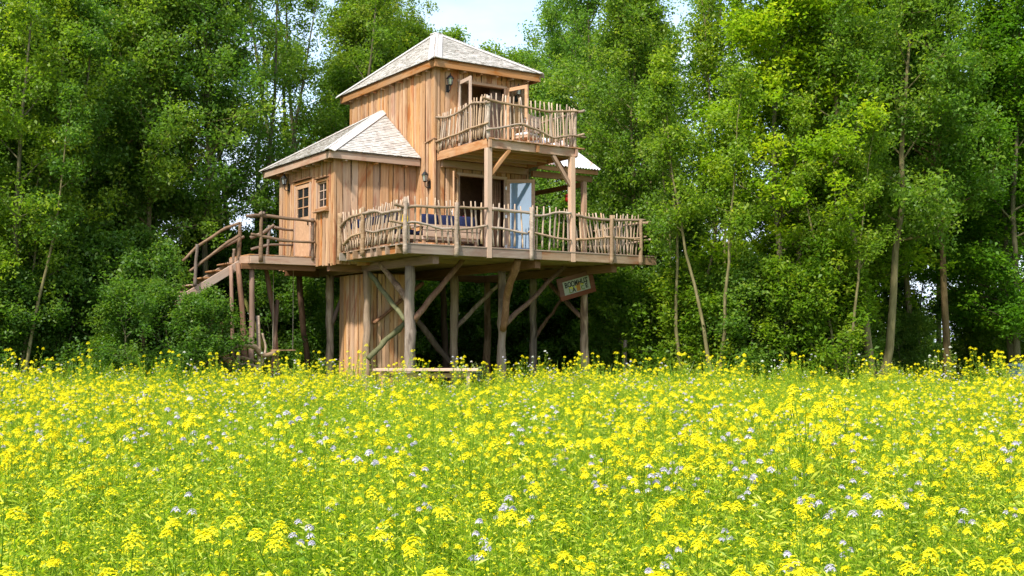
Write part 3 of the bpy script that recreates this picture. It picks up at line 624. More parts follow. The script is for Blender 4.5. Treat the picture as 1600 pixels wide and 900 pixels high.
# first flight drops to the left from the platform, second turns back below
for b in (5.72, 6.55): board('stringer', (-2.14, b, 3.86), (-4.0, b, 2.7), .06, .22, M['timber'], st, up=(0, 0, 1))
for k in range(5): board('tread', (-2.38-.34*k, 5.70, 3.86-.21*k), (-2.38-.34*k, 6.57, 3.86-.21*k), .28, .04, M['timber'], st)
MB().box((-4.95, 5.5, 2.65), (-3.95, 7.6, 2.72)).build('landing', st, M['timber'])
for p in ((-4.05, 5.6), (-4.85, 5.6), (-4.05, 7.5), (-4.85, 7.5)): log('leg', [(p[0], p[1], GZ-.3), (p[0], p[1], 2.655)], .07, .065, M['redlog'], st, 8, rs)
for b in (6.75, 7.5): board('stringer', (-3.95, b, 2.6), (-.9, b, GZ+.1), .06, .2, M['timber'], st)
for k in range(9): board('tread', (-3.75+.31*k, 6.7, 2.5-.235*k), (-3.75+.31*k, 7.55, 2.5-.235*k), .28, .04, M['timber'], st)
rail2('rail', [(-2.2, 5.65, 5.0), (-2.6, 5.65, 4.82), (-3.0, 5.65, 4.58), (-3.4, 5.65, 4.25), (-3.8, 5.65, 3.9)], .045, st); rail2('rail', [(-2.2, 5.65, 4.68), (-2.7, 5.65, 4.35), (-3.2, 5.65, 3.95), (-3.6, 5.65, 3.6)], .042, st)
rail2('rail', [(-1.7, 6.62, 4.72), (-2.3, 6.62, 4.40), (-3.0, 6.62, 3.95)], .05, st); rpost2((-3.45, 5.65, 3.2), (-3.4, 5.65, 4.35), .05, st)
# gnarled handrail at the foot of the stairs
rail('rail', [(-3.42, 4.6, 1.05), (-3.33, 4.6, 1.15), (-3.06, 4.6, 1.36), (-2.85, 4.6, 1.42), (-2.59, 4.6, 1.55), (-2.17, 4.6, 1.56), (-2.0, 4.6, 1.40), (-1.85, 4.6, 1.28), (-1.52, 4.6, 1.37)], .075, st); rail('rail', [(-3.0, 4.6, .86), (-2.83, 4.6, .95), (-2.44, 4.6, 1.06), (-1.98, 4.6, .98)], .05, st)
rail('rail', [(-3.3, 4.75, .95), (-2.9, 4.8, 1.2), (-2.3, 4.85, 1.22), (-1.75, 4.8, 1.05)], .045, st); rail('rail', [(-2.1, 4.7, .7), (-1.85, 4.72, 1.1), (-1.72, 4.8, 1.5), (-1.8, 4.85, 1.9)], .04, st)
for a, t in ((-3.05, 1.33), (-2.57, 1.52), (-1.95, 1.35)): rpost((a+.02, 4.66, GZ-.2), (a, 4.66, t), .06, st)

# ------------------------------------------------------------------ things on and round the treehouse
def lantern(p, facing, label):
    """carriage lantern on a wall bracket; p in house coords, facing (a,b)"""
    w = HW(*p); d = Vector((facing[0]*math.cos(YAW)-facing[1]*math.sin(YAW), facing[0]*math.sin(YAW)+facing[1]*math.cos(YAW), 0))
    t = empty('wall_lantern', w, math.atan2(d.y, d.x), label, 'lantern', 'lanterns on the treehouse walls')
    MB().box((-.005, -.05, -.20), (.02, .05, .02)).build('backplate', t, M['iron'])
    MB().tube([(.01, 0, -.14), (.09, 0, -.19), (.155, 0, -.14), (.16, 0, -.02)], .014).build('bracket', t, M['iron'])
    mb = MB().lathe([(.03, -.03), (.055, -.01), (.06, 0)], 6, (.16, 0, 0))
    for k in range(6):
        q = k*math.pi/3; mb.tube([(.16+.06*math.cos(q), .06*math.sin(q), 0), (.16+.088*math.cos(q), .088*math.sin(q), .17)], .007, 4)
    mb.build('cage', t, M['iron']); MB().lathe([(.05, .003), (.08, .165)], 6, (.16, 0, 0)).build('glass', t, M['lampglass'])
    MB().lathe([(.115, .17), (.10, .195), (.055, .25), (.02, .275), (.016, .31), (.006, .33)], 6, (.16, 0, 0)).build('cap', t, M['iron'])
lantern((2.46-.06, 2.92, 6.22), (-1, 0), 'black wall lantern low on the tower side, between annex roof and deck')
lantern((2.86, 2.74, 9.0), (0, -1), 'black wall lantern left of the upper balcony doors')
lantern((5.22, 2.74, 9.0), (0, -1), 'black wall lantern behind the open right leaf of the balcony doors')
lantern((-.16, 6.98, 6.40), (-1, 0), 'black wall lantern under the annex eave beside the entry door')
# name board hung askew from the braces
w = HW(6.69, 1.72, 3.33)
sg = empty('name_board', w, YAW, 'tilted red brown name board with cream panel lettered BOOMHUT', 'sign')
TILT = Matrix.Rotation(R(-14.5), 4, 'Y')
def onsign(o): o.matrix_basis = TILT @ o.matrix_basis; return o
for x0, x1, z0, z1, dd in ((-.66, .66, .20, .33, 0), (-.66, .66, -.33, -.20, 0), (-.66, -.50, -.20, .20, .002), (.50, .66, -.20, .20, .002)): onsign(MB().box((x0, -.03-dd, z0), (x1, .03, z1)).build('frame_board', sg, M['signframe']))
onsign(MB().box((-.50, -.012, -.20), (.50, .02, .20)).build('panel', sg, M['signface']))
def text(body, x, z, size, mat, depth=.004, sx=1.):
    cu = bpy.data.curves.new('t', 'FONT'); cu.body = body; cu.size = size; cu.extrude = depth; cu.align_x = 'CENTER'; cu.offset = .004
    ob = bpy.data.objects.new('t', cu); C.objects.link(ob); dg = bpy.context.evaluated_depsgraph_get(); me = bpy.data.meshes.new_from_object(ob.evaluated_get(dg)); bpy.data.objects.remove(ob); bpy.data.curves.remove(cu)
    me.materials.clear(); o = obj('lettering', me, sg, mat); o.matrix_local = TILT @ Matrix.Translation((x, -.018, z)) @ Matrix.Rotation(R(90), 4, 'X') @ Matrix.Diagonal((sx, 1, 1, 1)); return o
for k, ch in enumerate('BOOMHUT'): text(ch, -.385+.128*k, .005, .225, M['ink'], sx=.62 if ch == 'M' else .78)
text('L', -.27, -.165, .20, M['green']); text('A', -.13, -.165, .20, M['ink']); text('C', .21, -.16, .18, M['green']); text('E', .36, -.14, .19, M['ink'])
for x0, z0, x1, z1, m in ((-.30, -.04, -.18, .0, 'lime'), (-.185, -.15, -.155, -.02, 'lime'), (-.02, -.17, .12, .02, 'orange'), (.03, .02, .14, .07, 'orange'), (.15, -.02, .26, .03, 'lime'), (.30, .03, .42, .055, 'ink'), (-.07, -.06, -.02, -.0, 'lime')):
    onsign(MB().box((x0, -.0175, z0), (x1, -.0135, z1)).build('painted_motif', sg, M[m]))
# deck furniture
def cushion(name, w_, d_, h_, mat, seed=0):
    q = random.Random(seed); vs = []; fs = []; n = 6; m_ = 6
    def pt(i, j, s):
        x = -1+2*i/n; y = -1+2*j/m_; e = (1-abs(x)**4)*(1-abs(y)**4)
        return (x*w_/2*(1-.06*(y*y)), y*d_/2*(1-.06*(x*x)), s*h_/2*(.25+.75*e**.5) + q.uniform(-.004, .004))
    for s in (1, -1):
        for i in range(n+1):
            for j in range(m_+1): vs.append(pt(i, j, s))
    K = (n+1)*(m_+1); I = lambda i, j: i*(m_+1)+j
    for i in range(n):
        for j in range(m_): fs.append((I(i,j), I(i+1,j), I(i+1,j+1), I(i,j+1))); fs.append((K+I(i,j), K+I(i,j+1), K+I(i+1,j+1), K+I(i+1,j)))
    ring = [I(i, 0) for i in range(n+1)]+[I(n, j) for j in range(1, m_+1)]+[I(i, m_) for i in range(n-1, -1, -1)]+[I(0, j) for j in range(m_-1, 0, -1)]
    for k in range(len(ring)): a, b = ring[k], ring[(k+1) % len(ring)]; fs.append((a, K+a, K+b, b))
    return mesh(name, vs, fs, [mat], smooth=True)
def sofa(loc, rz, L, label, ncush):
    t = empty('lounge_sofa', HW(*loc), YAW+rz, label, 'sofa')
    for x in (.06, L-.06):
        for y in (.06, .74): board('leg', (x, y, 0), (x, y, .22), .08, .08, M['timber'], t)
    MB().box((0, 0, .2), (L, .8, .3)).build('seat_base', t, M['pale']); MB().box((0, -.045, .28), (L, .0, .43)).box((0, -.044, .45), (L, .0, .60)).build('backrest', t, M['pale'])
    for x in (-.03, L-.03): board('arm', (x+.03, -.04, .55), (x+.03, .8, .55), .09, .04, M['pale'], t)
    for k in range(ncush):
        w_ = L/ncush; o = obj('seat_cushion', cushion('seat_cushion', w_*.97, .76, .16, M['navy'], k), t); o.location = (w_*(k+.5), .4, .38)
        o = obj('back_cushion', cushion('back_cushion', w_*.93, .46, .16, M['navy'], 9+k), t); o.location = (w_*(k+.5), .13, .66); o.rotation_euler = (R(80), 0, 0)
    return t
sofa((.98, .78, DK), 0, 1.72, 'wooden lounge sofa with navy cushions, its back to the front deck railing', 3)
sofa((.12, 3.55, DK), R(-90), 2.7, 'wooden lounge sofa with navy cushions along the left deck railing', 4)
o = obj('pillow', cushion('pillow', .42, .42, .15, M['yellow'], 3)); o.location = HW(.52, .98, DK+.64); o.rotation_euler = (R(70), 0, YAW+R(20)); tag(o, 'yellow scatter pillow on the sofa by the deck corner post', 'pillow')
o = obj('pillow', cushion('pillow', .42, .42, .15, M['red'], 4)); o.location = HW(2.5, 1.02, DK+.66); o.rotation_euler = (R(72), R(20), YAW+R(8)); tag(o, 'red scatter pillow at the right end of the front sofa', 'pillow')
# armchair on the upper balcony
ch = empty('deck_chair', HW(4.55, 1.2, BK), YAW+R(200), 'pale wooden armchair with white cushions on the upper balcony', 'chair')
for x in (-.28, .28):
    board('leg', (x, -.26, 0), (x, -.26, .62), .06, .06, M['pale'], ch); board('leg', (x, .28, 0), (x, .28, .98), .06, .06, M['pale'], ch); board('armrest', (x, -.32, .64), (x, .32, .64), .09, .03, M['pale'], ch)
MB().box((-.3, -.28, .34), (.3, .28, .39)).build('seat', ch, M['pale']); MB().box((-.25, .27, .5), (.25, .30, .62)).box((-.25, .27, .66), (.25, .30, .78)).box((-.25, .27, .82), (.25, .30, .96)).build('backrest', ch, M['pale'])
o = obj('cushion', cushion('cushion', .54, .52, .13, M['white'], 6), ch); o.location = (0, 0, .45); o = obj('cushion', cushion('cushion', .5, .5, .12, M['white'], 7), ch); o.location = (0, .2, .72); o.rotation_euler = (R(78), 0, 0)
# hanging red feeder under the porch beam
fd = empty('bird_feeder', HW(6.95, 2.5, 6.0), YAW, 'small red bird feeder hanging below the tin porch roof', 'feeder')
MB().lathe([(.02, -.1), (.075, -.07), (.08, 0), (.06, .07), (.02, .1)], 10).build('body', fd, M['redpaint'], True); MB().lathe([(.11, .085), (.06, .13), (.01, .16)], 10).build('lid', fd, M['redpaint'], True); MB().tube([(0, 0, .15), (0, 0, .58)], .006, 4).build('cord', fd, M['rope'])
# swing below the platform
sw = empty('swing', HW(-.60, 6.3, 0), YAW, 'plank swing on two thin ropes beneath the entry platform', 'swing')
board('seat', (-.36, 0, 1.42), (.36, 0, 1.42), .2, .035, M['pale'], sw)
for x in (-.31, .31): MB().tube([(x, 0, 1.40), (x+.004, .01, 2.6), (x, 0, 3.86)], .011, 5).build('rope', sw, M['rope'])
# long pale table at the edge of the meadow
bt = empty('plank_table', (-1.95, 26.2, ground_z(0, 26)+.08), R(2), 'long pale planed table standing at the meadow edge before the stilts', 'table')
for k in range(3): board('top_plank', (-1.18, -.24+k*.245, .80), (1.18, -.24+k*.245, .80), .235, .055, M['pale'], bt, seed=k)
for x in (-.95, .95):
    for y in (-.22, .22): board('leg', (x, y, 0), (x, y, .77), .09, .09, M['pale'], bt)
    board('crosspiece', (x+.06, -.24, .70), (x+.06, .24, .70), .05, .1, M['pale'], bt)
MB().box((-.92, -.025, .62), (.92, .025, .72)).build('stretcher', bt, M['pale'])
tag(log('stake', [(3.44, 35, 0), (3.44, 35, 1.0), (3.45, 35, 1.72)], .06, .055, M['log'], None), 'short weathered wooden stake in front of the dark wood', 'stake')
bx = empty('storage_box', (15.3, 34.0, ground_z(0, 34)), 0, 'blue grey box half hidden at the right edge of the meadow', 'box')
MB().box((-.5, -.35, 0), (.5, .35, .8)).build('body', bx, M['bluebox']); MB().box((-.54, -.39, .8), (.54, .39, .87)).build('lid', bx, M['bluebox']); MB().box((-.1, -.41, .6), (.1, -.35, .66)).build('handle', bx, M['iron'])

# ------------------------------------------------------------------ trees
def leaf_mesh(name, P, size, q, mat, up=.55, tints=None, asp=.58):
    """P leaf centres (n,3): one folded diamond leaf each, as real faces"""
    n = len(P); nv = q.normal(size=(n, 3)); nv[:, 2] = np.abs(nv[:, 2]) + up*1.4; nv /= np.linalg.norm(nv, axis=1)[:, None]
    ax = q.normal(size=(n, 3)); ax -= nv*(ax*nv).sum(1)[:, None]; ax /= np.linalg.norm(ax, axis=1)[:, None]; bx_ = np.cross(nv, ax)
    s = size*np.clip(np.exp(q.normal(-.05, .32, n)), .5, 1.6)[:, None]; sag = nv*s*.12
    V = np.empty((n, 4, 3)); V[:, 0] = P - ax*s*.5 - sag; V[:, 1] = P + bx_*s*asp*.5 + sag; V[:, 2] = P + ax*s*.5 - sag; V[:, 3] = P - bx_*s*asp*.5 + sag
    return raw_mesh(name, V.reshape(-1, 3), np.arange(n*4).reshape(n, 4), [mat], tints)
def raw_mesh(name, V, F, mats, tints=None, mi=None):
    me = bpy.data.meshes.new(name); n = len(F); k = F.shape[1]
    me.vertices.add(len(V)); me.vertices.foreach_set('co', np.ascontiguousarray(V, dtype=np.float32).ravel())
    me.loops.add(n*k); me.loops.foreach_set('vertex_index', F.astype(np.int32).ravel()); me.polygons.add(n); me.polygons.foreach_set('loop_start', np.arange(0, n*k, k, dtype=np.int32))
    for m in mats: me.materials.append(m)
    if mi is not None: me.polygons.foreach_set('material_index', np.asarray(mi, dtype=np.int32))
    me.update(calc_edges=True)
    if tints is not None: a = me.attributes.new('tint', 'FLOAT', 'FACE'); a.data.foreach_set('value', np.asarray(tints, dtype=np.float32))
    return me
def tree_proto(seed, H, rad, stems, first, nleaf, leafsize, mat, prim=28, spread=.25, trunk=.14, clump=.42, profile='dome', up=.55, elev=(10, 60), bias=0.):
    q = np.random.default_rng(seed); pr = random.Random(seed); tb = MB(); centres = []
    for s in range(stems):
        az = 2*math.pi*s/max(1, stems) + pr.uniform(-.4, .4); off = 0 if stems == 1 else pr.uniform(.6, 1.)*spread*H*.5; hs = H*pr.uniform(.85, 1.0); n = 9
        pts = []; wx = wy = 0
        for i in range(n+1):
            t = i/n; wx += pr.uniform(-.11, .11); wy += pr.uniform(-.11, .11)
            pts.append(Vector((math.cos(az)*(off*t**.8+.1*(stems > 1)) + wx, math.sin(az)*(off*t**.8+.1*(stems > 1)) + wy, hs*t*.97)))
        tk = trunk/(stems**.4); tb.tube(pts, [tk*(1.25 if i == 0 else 1)*(1-.88*i/n) for i in range(n+1)], 8)
        npz = max(6, prim//stems)
        for k in range(npz):
            t = first/H + (1-first/H)*((k+pr.random())/npz); i = min(n-1, int(t*n)); base = pts[i].lerp(pts[i+1], t*n-i)
            hh = (t-first/H)/(1-first/H)
            pf = {'dome': (1-hh**2.2)*.75+.25 if hh > .25 else .55+1.6*hh*.9, 'column': .65+.35*math.sin(hh*math.pi) if hh < .8 else 1.0-2.6*(hh-.8), 'bush': (1-hh**1.6)*.9+.15}[profile]
            L = rad*max(.18, min(1.05, pf))*pr.uniform(.7, 1.1)/(1 if stems == 1 else 1.35)*(pr.choice((.55, .8, 1, 1.45)) if profile == 'bush' else 1); a2 = k*2.4 + pr.uniform(-.5, .5) + s; el = R(elev[0]+(elev[1]-elev[0])*hh + pr.uniform(-12, 12))
            d = Vector((math.cos(a2)*math.cos(el), math.sin(a2)*math.cos(el), math.sin(el))); bp = [base]; dd = d.copy()
            for j in range(4):
                dd = (dd + Vector((pr.uniform(-.25, .25), pr.uniform(-.25, .25), pr.uniform(-.12, .22)))).normalized(); bp.append(bp[-1]+dd*L/4)
            r0 = max(.012, tk*(1-t)*.55); tb.tube(bp, [r0*(1-.8*j/4) for j in range(5)], 5, cap=False)
            for j in range(3): centres.append((bp[2+j], clump*pr.uniform(.75, 1.1)))
            for m_ in range(6):
                tt = pr.uniform(.2, 1.0); jj = min(3, int(tt*4)); b0 = bp[jj].lerp(bp[jj+1], tt*4-jj)
                sdv = (dd*.6 + Vector((pr.uniform(-1, 1), pr.uniform(-1, 1), pr.uniform(-.5, .9)))*1.1).normalized(); ls = L*pr.uniform(.25, .6)+.15; e1 = b0+sdv*ls*.5; e2 = e1 + (sdv+Vector((0, 0, pr.uniform(-.3, .4)))).normalized()*ls*.5
                tb.tube([b0, e1, e2], [r0*.35, r0*.22, .004], 3, cap=False); centres.append((e1, clump*pr.uniform(.5, .9))); centres.append((e2, clump*pr.uniform(.6, 1.1)))
        centres.append((pts[-1], clump*.8))
    cen = np.array([tuple(c[0]) for c in centres]); cr = np.array([c[1] for c in centres]); wgt = cr**2*(.15+1.3*q.random(len(cr))**1.5); idx = q.choice(len(cen), nleaf, p=wgt/wgt.sum())
    g = q.normal(size=(nleaf, 3)); g /= np.linalg.norm(g, axis=1)[:, None]; g *= (q.random(nleaf)**.6*np.where(q.random(nleaf) < .07, 1.45, 1.0))[:, None]; g[:, 2] *= .8
    P = cen[idx] + g*cr[idx][:, None]; P[:, 2] = np.maximum(P[:, 2], .05)
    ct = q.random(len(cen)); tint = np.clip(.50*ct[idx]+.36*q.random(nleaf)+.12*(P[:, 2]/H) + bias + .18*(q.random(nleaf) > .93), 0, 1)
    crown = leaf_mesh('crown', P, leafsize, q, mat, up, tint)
    tmesh = mesh('trunk', tb.v, tb.f, [M['bark']], smooth=True)
    return tmesh, crown
PROTO = {
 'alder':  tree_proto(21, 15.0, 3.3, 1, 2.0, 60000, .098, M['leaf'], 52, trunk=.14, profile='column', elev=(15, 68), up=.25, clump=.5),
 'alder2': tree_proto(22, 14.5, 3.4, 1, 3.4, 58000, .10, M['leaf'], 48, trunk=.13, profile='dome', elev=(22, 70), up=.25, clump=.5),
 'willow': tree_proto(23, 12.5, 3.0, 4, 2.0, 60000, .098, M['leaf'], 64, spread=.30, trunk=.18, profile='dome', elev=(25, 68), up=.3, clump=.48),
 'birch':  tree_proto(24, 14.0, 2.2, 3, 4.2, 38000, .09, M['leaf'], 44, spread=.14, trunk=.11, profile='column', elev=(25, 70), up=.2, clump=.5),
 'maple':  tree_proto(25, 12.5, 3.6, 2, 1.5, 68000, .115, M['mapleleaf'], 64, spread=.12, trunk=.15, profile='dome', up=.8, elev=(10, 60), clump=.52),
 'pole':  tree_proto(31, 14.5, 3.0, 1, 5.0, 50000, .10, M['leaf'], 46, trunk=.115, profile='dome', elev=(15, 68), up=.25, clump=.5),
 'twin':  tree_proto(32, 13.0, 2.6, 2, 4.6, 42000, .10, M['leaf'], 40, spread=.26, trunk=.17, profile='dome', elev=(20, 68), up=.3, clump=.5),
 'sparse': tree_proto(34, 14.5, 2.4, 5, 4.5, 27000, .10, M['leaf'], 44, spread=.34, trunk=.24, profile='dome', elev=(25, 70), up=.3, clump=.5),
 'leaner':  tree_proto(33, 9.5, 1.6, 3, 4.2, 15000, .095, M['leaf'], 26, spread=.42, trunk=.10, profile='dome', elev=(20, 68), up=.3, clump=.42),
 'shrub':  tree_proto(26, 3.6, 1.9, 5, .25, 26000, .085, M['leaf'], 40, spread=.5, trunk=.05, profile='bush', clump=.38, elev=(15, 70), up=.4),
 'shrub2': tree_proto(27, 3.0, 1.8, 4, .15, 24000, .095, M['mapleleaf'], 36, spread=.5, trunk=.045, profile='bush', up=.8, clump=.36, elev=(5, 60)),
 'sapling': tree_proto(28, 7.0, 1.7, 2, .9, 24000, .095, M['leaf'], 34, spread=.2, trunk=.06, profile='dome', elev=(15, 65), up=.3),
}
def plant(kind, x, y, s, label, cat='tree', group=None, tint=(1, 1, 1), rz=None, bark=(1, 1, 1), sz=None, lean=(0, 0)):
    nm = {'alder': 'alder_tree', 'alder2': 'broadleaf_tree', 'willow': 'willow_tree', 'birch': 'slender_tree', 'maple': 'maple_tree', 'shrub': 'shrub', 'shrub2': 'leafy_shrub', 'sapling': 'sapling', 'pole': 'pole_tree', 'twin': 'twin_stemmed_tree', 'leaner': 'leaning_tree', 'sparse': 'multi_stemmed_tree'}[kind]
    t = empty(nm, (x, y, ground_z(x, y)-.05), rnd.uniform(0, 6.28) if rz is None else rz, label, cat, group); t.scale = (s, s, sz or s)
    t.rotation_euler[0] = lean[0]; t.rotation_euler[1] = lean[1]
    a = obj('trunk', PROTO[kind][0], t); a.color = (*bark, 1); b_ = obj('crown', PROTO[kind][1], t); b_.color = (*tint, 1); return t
def at(px, d): return (px-800)/1798*d, d
G = 'trees of the wood behind the treehouse'
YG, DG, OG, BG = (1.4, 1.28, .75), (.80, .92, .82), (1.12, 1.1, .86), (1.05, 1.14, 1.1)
for px, d, kind, s, tint, lab in (
 (15, 31.5, 'willow', .92, YG, 'yellow green bushy tree filling the left edge above the meadow'),
 (66, 33.5, 'willow', .90, DG, 'dark multi stemmed tree with forked trunk near the left edge'),
 (150, 37, 'alder2', 1.0, DG, 'broad dark tree between the forked tree and the bare pale trunk'),
 (242, 35.5, 'pole', 1.0, OG, 'tree with straight pale lower trunk left of the stairs'),
 (323, 36.5, 'pole', 1.02, DG, 'tree with straight mossy trunk just left of the entry platform'),
 (400, 41, 'sparse', 1.0, OG, 'thin tree with sky gaps through its crown left of the annex roof'),
 (490, 43, 'sparse', 1.05, OG, 'dark tall tree rising behind the annex roof'),
 (560, 45, 'alder2', 1.04, YG, 'tall yellow green tree behind the left slope of the tower roof'),
 (640, 47, 'alder2', .97, YG, 'feathery tree just left of the tower roof tip'),
 (985, 38.5, 'pole', .98, OG, 'slender tree with thin pale trunk right of the porch'),
 (930, 44, 'alder', .98, BG, 'airy tall tree right of the balcony'),
 (1065, 43, 'sparse', 1.05, BG, 'tall tree with blue sky gaps right of the slender pale one'),
 (1150, 40, 'birch', 1.06, YG, 'thin crowned tree behind the bright maple'),
 (1235, 33.4, 'maple', 1.0, (1.5, 1.42, .8), 'bright yellow green maple standing forward of the wood'),
 (1362, 33.5, 'twin', 1.0, (1.1, 1.1, .8), 'tree with twin pale leaning trunks right of the maple'),
 (1425, 38, 'pole', 1.0, OG, 'dark trunked tree behind the twin pale trunks'),
 (1478, 35, 'pole', 1.0, (.95, 1.05, .8), 'tree with reddish leaning trunk near the right edge'),
 (1585, 37, 'maple', 1.0, (.72, .95, .8), 'deep green tree at the right edge of the picture'),
 (1310, 37, 'maple', 1.02, (1.2, 1.2, .8), 'tall tree between the maple and the twin trunks'),
 (1128, 32.4, 'leaner', .92, YG, 'thin tree with pale stems fanning out left of the maple'),
 (1062, 33.5, 'leaner', .95, OG, 'thin tree with pale leaning stems near the right end of the deck'),
 (1320, 32.6, 'leaner', .8, YG, 'thin tree with pale arching stems between maple and twin trunks'),
 (20, 30.6, 'leaner', .8, DG, 'thin tree with leaning stems at the far left edge')):
    x, y = at(px, d); plant(kind, x, y, s*1.06, lab, 'tree', G, tint, sz=s*1.12, lean=(0, .07) if 'reddish' in lab else (0, 0), bark=(1.05, .8, .65) if 'reddish' in lab else (1.6, 1.5, 1.3) if kind in ('birch',) or kind == 'leaner' or 'pale' in lab else (1, 1, 1))
for px, d, kind, s, tint, lab in ((700, 54, 'alder2', 1.12, OG, 'lower tree peeping over the right slope of the tower roof'), (765, 53, 'willow', 1.30, YG, 'rounded tree below the sky gap behind the tower roof'), (830, 52, 'alder2', 1.11, OG, 'tree with ragged top right of the tower roof eave'), (885, 50, 'birch', 1.16, BG, 'loose twiggy tree beside the sky gap')):
    x, y = at(px, d); plant(kind, x, y, s, lab, 'tree', G, tint)
back = [(-60, 40), (40, 44), (110, 47), (190, 45), (610, 52), (600, 47), (530, 48), (680, 51), (575, 46), (950, 54), (1000, 48), (1400, 49), (1470, 46), (1350, 46), (1560, 44), (1260, 47), (1520, 50), (1640, 44), (1700, 38), (-110, 35), (-200, 31), (230, 42), (90, 40), (660, 60), (900, 58), (780, 62), (590, 50)]
for i, (px, d) in enumerate(back):
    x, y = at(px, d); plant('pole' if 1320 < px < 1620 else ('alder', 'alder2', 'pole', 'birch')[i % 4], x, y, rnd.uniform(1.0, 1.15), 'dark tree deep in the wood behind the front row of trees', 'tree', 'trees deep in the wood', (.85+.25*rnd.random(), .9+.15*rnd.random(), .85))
# undergrowth
GS = 'shrubs along the wood edge'
for px, d, kind, s, lab in (
 (8, 31, 'shrub', 1.0, 'dark shrub at the far left edge of the meadow'), (105, 32.5, 'shrub', 1.05, 'dark shrub right of the forked trunk'), (165, 33, 'shrub', 1.2, 'large shrub under the broad dark tree'), (225, 32.5, 'shrub', 1.0, 'shrub below the bare pale trunk'), (222, 30.6, 'shrub', .92, 'tall dark shrub left of the stairs'), (300, 30.3, 'shrub', .84, 'shrub hiding the lower end of the stairs'), (255, 31.2, 'sapling', .48, 'ragged dark shrub before the stair landing'), (195, 31, 'shrub2', .62, 'low leafy shrub at the meadow edge on the left'),
 (455, 37, 'shrub', 1.05, 'shrub seen through the swing ropes'), (400, 39, 'shrub', 1.2, 'dark shrub behind the platform legs'),
 (1000, 36, 'shrub', 1.1, 'dark shrub right of the last stilt'), (1065, 35, 'shrub2', 1.2, 'leafy shrub under the slender pale tree'), (1110, 33.5, 'shrub2', 1.05, 'broad leafy shrub left of the maple'), (1170, 33, 'shrub', 1.15, 'shrub directly left of the maple foot'), (1230, 32.5, 'shrub2', 1.1, 'bright leafy shrub at the maple foot'), (1275, 33, 'shrub2', 1.2, 'bright leafy shrub between maple and twin trunks'), (1318, 34.5, 'shrub', .8, 'shrub just left of the twin pale trunks'), (1425, 37, 'shrub', .62, 'low shrub between the twin trunks and the reddish trunk'), (1530, 40, 'shrub2', .9, 'shrub right of the reddish trunk'), (1600, 38, 'shrub', .8, 'shrub at the right edge behind the blue grey box')):
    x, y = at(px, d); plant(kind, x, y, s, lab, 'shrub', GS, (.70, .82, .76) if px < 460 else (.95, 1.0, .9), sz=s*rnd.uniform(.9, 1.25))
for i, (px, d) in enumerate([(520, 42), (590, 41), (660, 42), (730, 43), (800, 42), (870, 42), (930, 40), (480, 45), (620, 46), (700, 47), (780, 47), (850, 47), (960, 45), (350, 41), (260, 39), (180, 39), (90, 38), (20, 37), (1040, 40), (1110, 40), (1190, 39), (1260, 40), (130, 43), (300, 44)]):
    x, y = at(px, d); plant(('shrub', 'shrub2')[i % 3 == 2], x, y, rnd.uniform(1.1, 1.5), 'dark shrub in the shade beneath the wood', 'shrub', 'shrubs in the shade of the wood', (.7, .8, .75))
for i, (px, d) in enumerate([(110, 35), (200, 37), (300, 39.5), (540, 47), (960, 42), (1030, 41), (700, 49), (820, 49), (150, 35.5), (1010, 46), (1270, 43), (1090, 37), (1540, 41), (1418, 43), (1375, 42), (930, 39.5)]):
    x, y = at(px, d); plant('sapling', x, y, rnd.uniform(.9, 1.25), 'sapling growing between the taller trunks of the wood', 'tree', 'saplings between the trunks', (.8, .9, .8))
# far hedge line beyond the wood, seen through the gaps
P = np.column_stack([rng.uniform(-90, 110, 30000), rng.uniform(96, 104, 30000), rng.random(30000)**.8*7.0]); P[:, 2] *= .75+.25*np.sin(P[:, 0]*.35)+.1*np.sin(P[:, 0]*1.7)
tag(obj('far_hedgerow', leaf_mesh('far_hedgerow', P, .55, rng, M['leaf'], .5, rng.random(30000))), 'distant green hedgerow beyond the wood', None, None, 'stuff')

# ------------------------------------------------------------------ meadow
class Veg:
    def __init__(s, seed): s.V = []; s.F = []; s.mi = []; s.t = []; s.q = random.Random(seed)
    def quad(s, a, b, c, d, m, t):
        k = len(s.V); s.V += [a, b, c, d]; s.F.append((k, k+1, k+2, k+3)); s.mi.append(m); s.t.append(t)
    def blade(s, p, d, L, w, m, t, sag=0):
        d = Vector(d).normalized(); side = d.cross(Vector((s.q.uniform(-1, 1), s.q.uniform(-1, 1), s.q.uniform(-.3, 1)))).normalized()*w*.5; p = Vector(p); mid = p+d*L*.5; s.quad(p, mid+side, p+d*L-Vector((0, 0, sag)), mid-side, m, t)
    def stem(s, pts, r0, r1, m, t):
        vs, fs = tube(pts, [r0+(r1-r0)*i/(len(pts)-1) for i in range(len(pts))], 3, False); k = len(s.V); s.V += vs
        for f in fs: s.F.append(tuple(i+k for i in f)); s.mi.append(m); s.t.append(t)
    def cluster(s, c, r, n, m, fl=.012, dome=.75):
        """rounded head of n four-petalled florets"""
        for i in range(n):
            a = i*2.4; h = (i+.5)/n; rr = r*math.sqrt(h)*s.q.uniform(.8, 1.15); p = Vector(c)+Vector((math.cos(a)*rr, math.sin(a)*rr, r*dome*(1-h)+s.q.uniform(-.1, .1)*r)); nn = Vector((math.cos(a)*h, math.sin(a)*h, .9)).normalized()
            x = nn.cross(Vector((s.q.uniform(-1, 1), s.q.uniform(-1, 1), .2))).normalized(); y = nn.cross(x); f = fl*s.q.uniform(.75, 1.2); t = s.q.random()
            s.quad(p-x*f, p-y*f*.45+nn*f*.25, p+x*f, p+y*f*.45+nn*f*.25, m, t); s.quad(p-y*f, p+x*f*.45+nn*f*.25, p+y*f, p-x*f*.45+nn*f*.25, m, t)
    def build(s, name, mats): return raw_mesh(name, np.array([tuple(v) for v in s.V]), np.array(s.F), mats, s.t, s.mi)
VM = [M['stem'], M['petal'], M['lilac'], M['whitepetal'], M['orangepetal']]
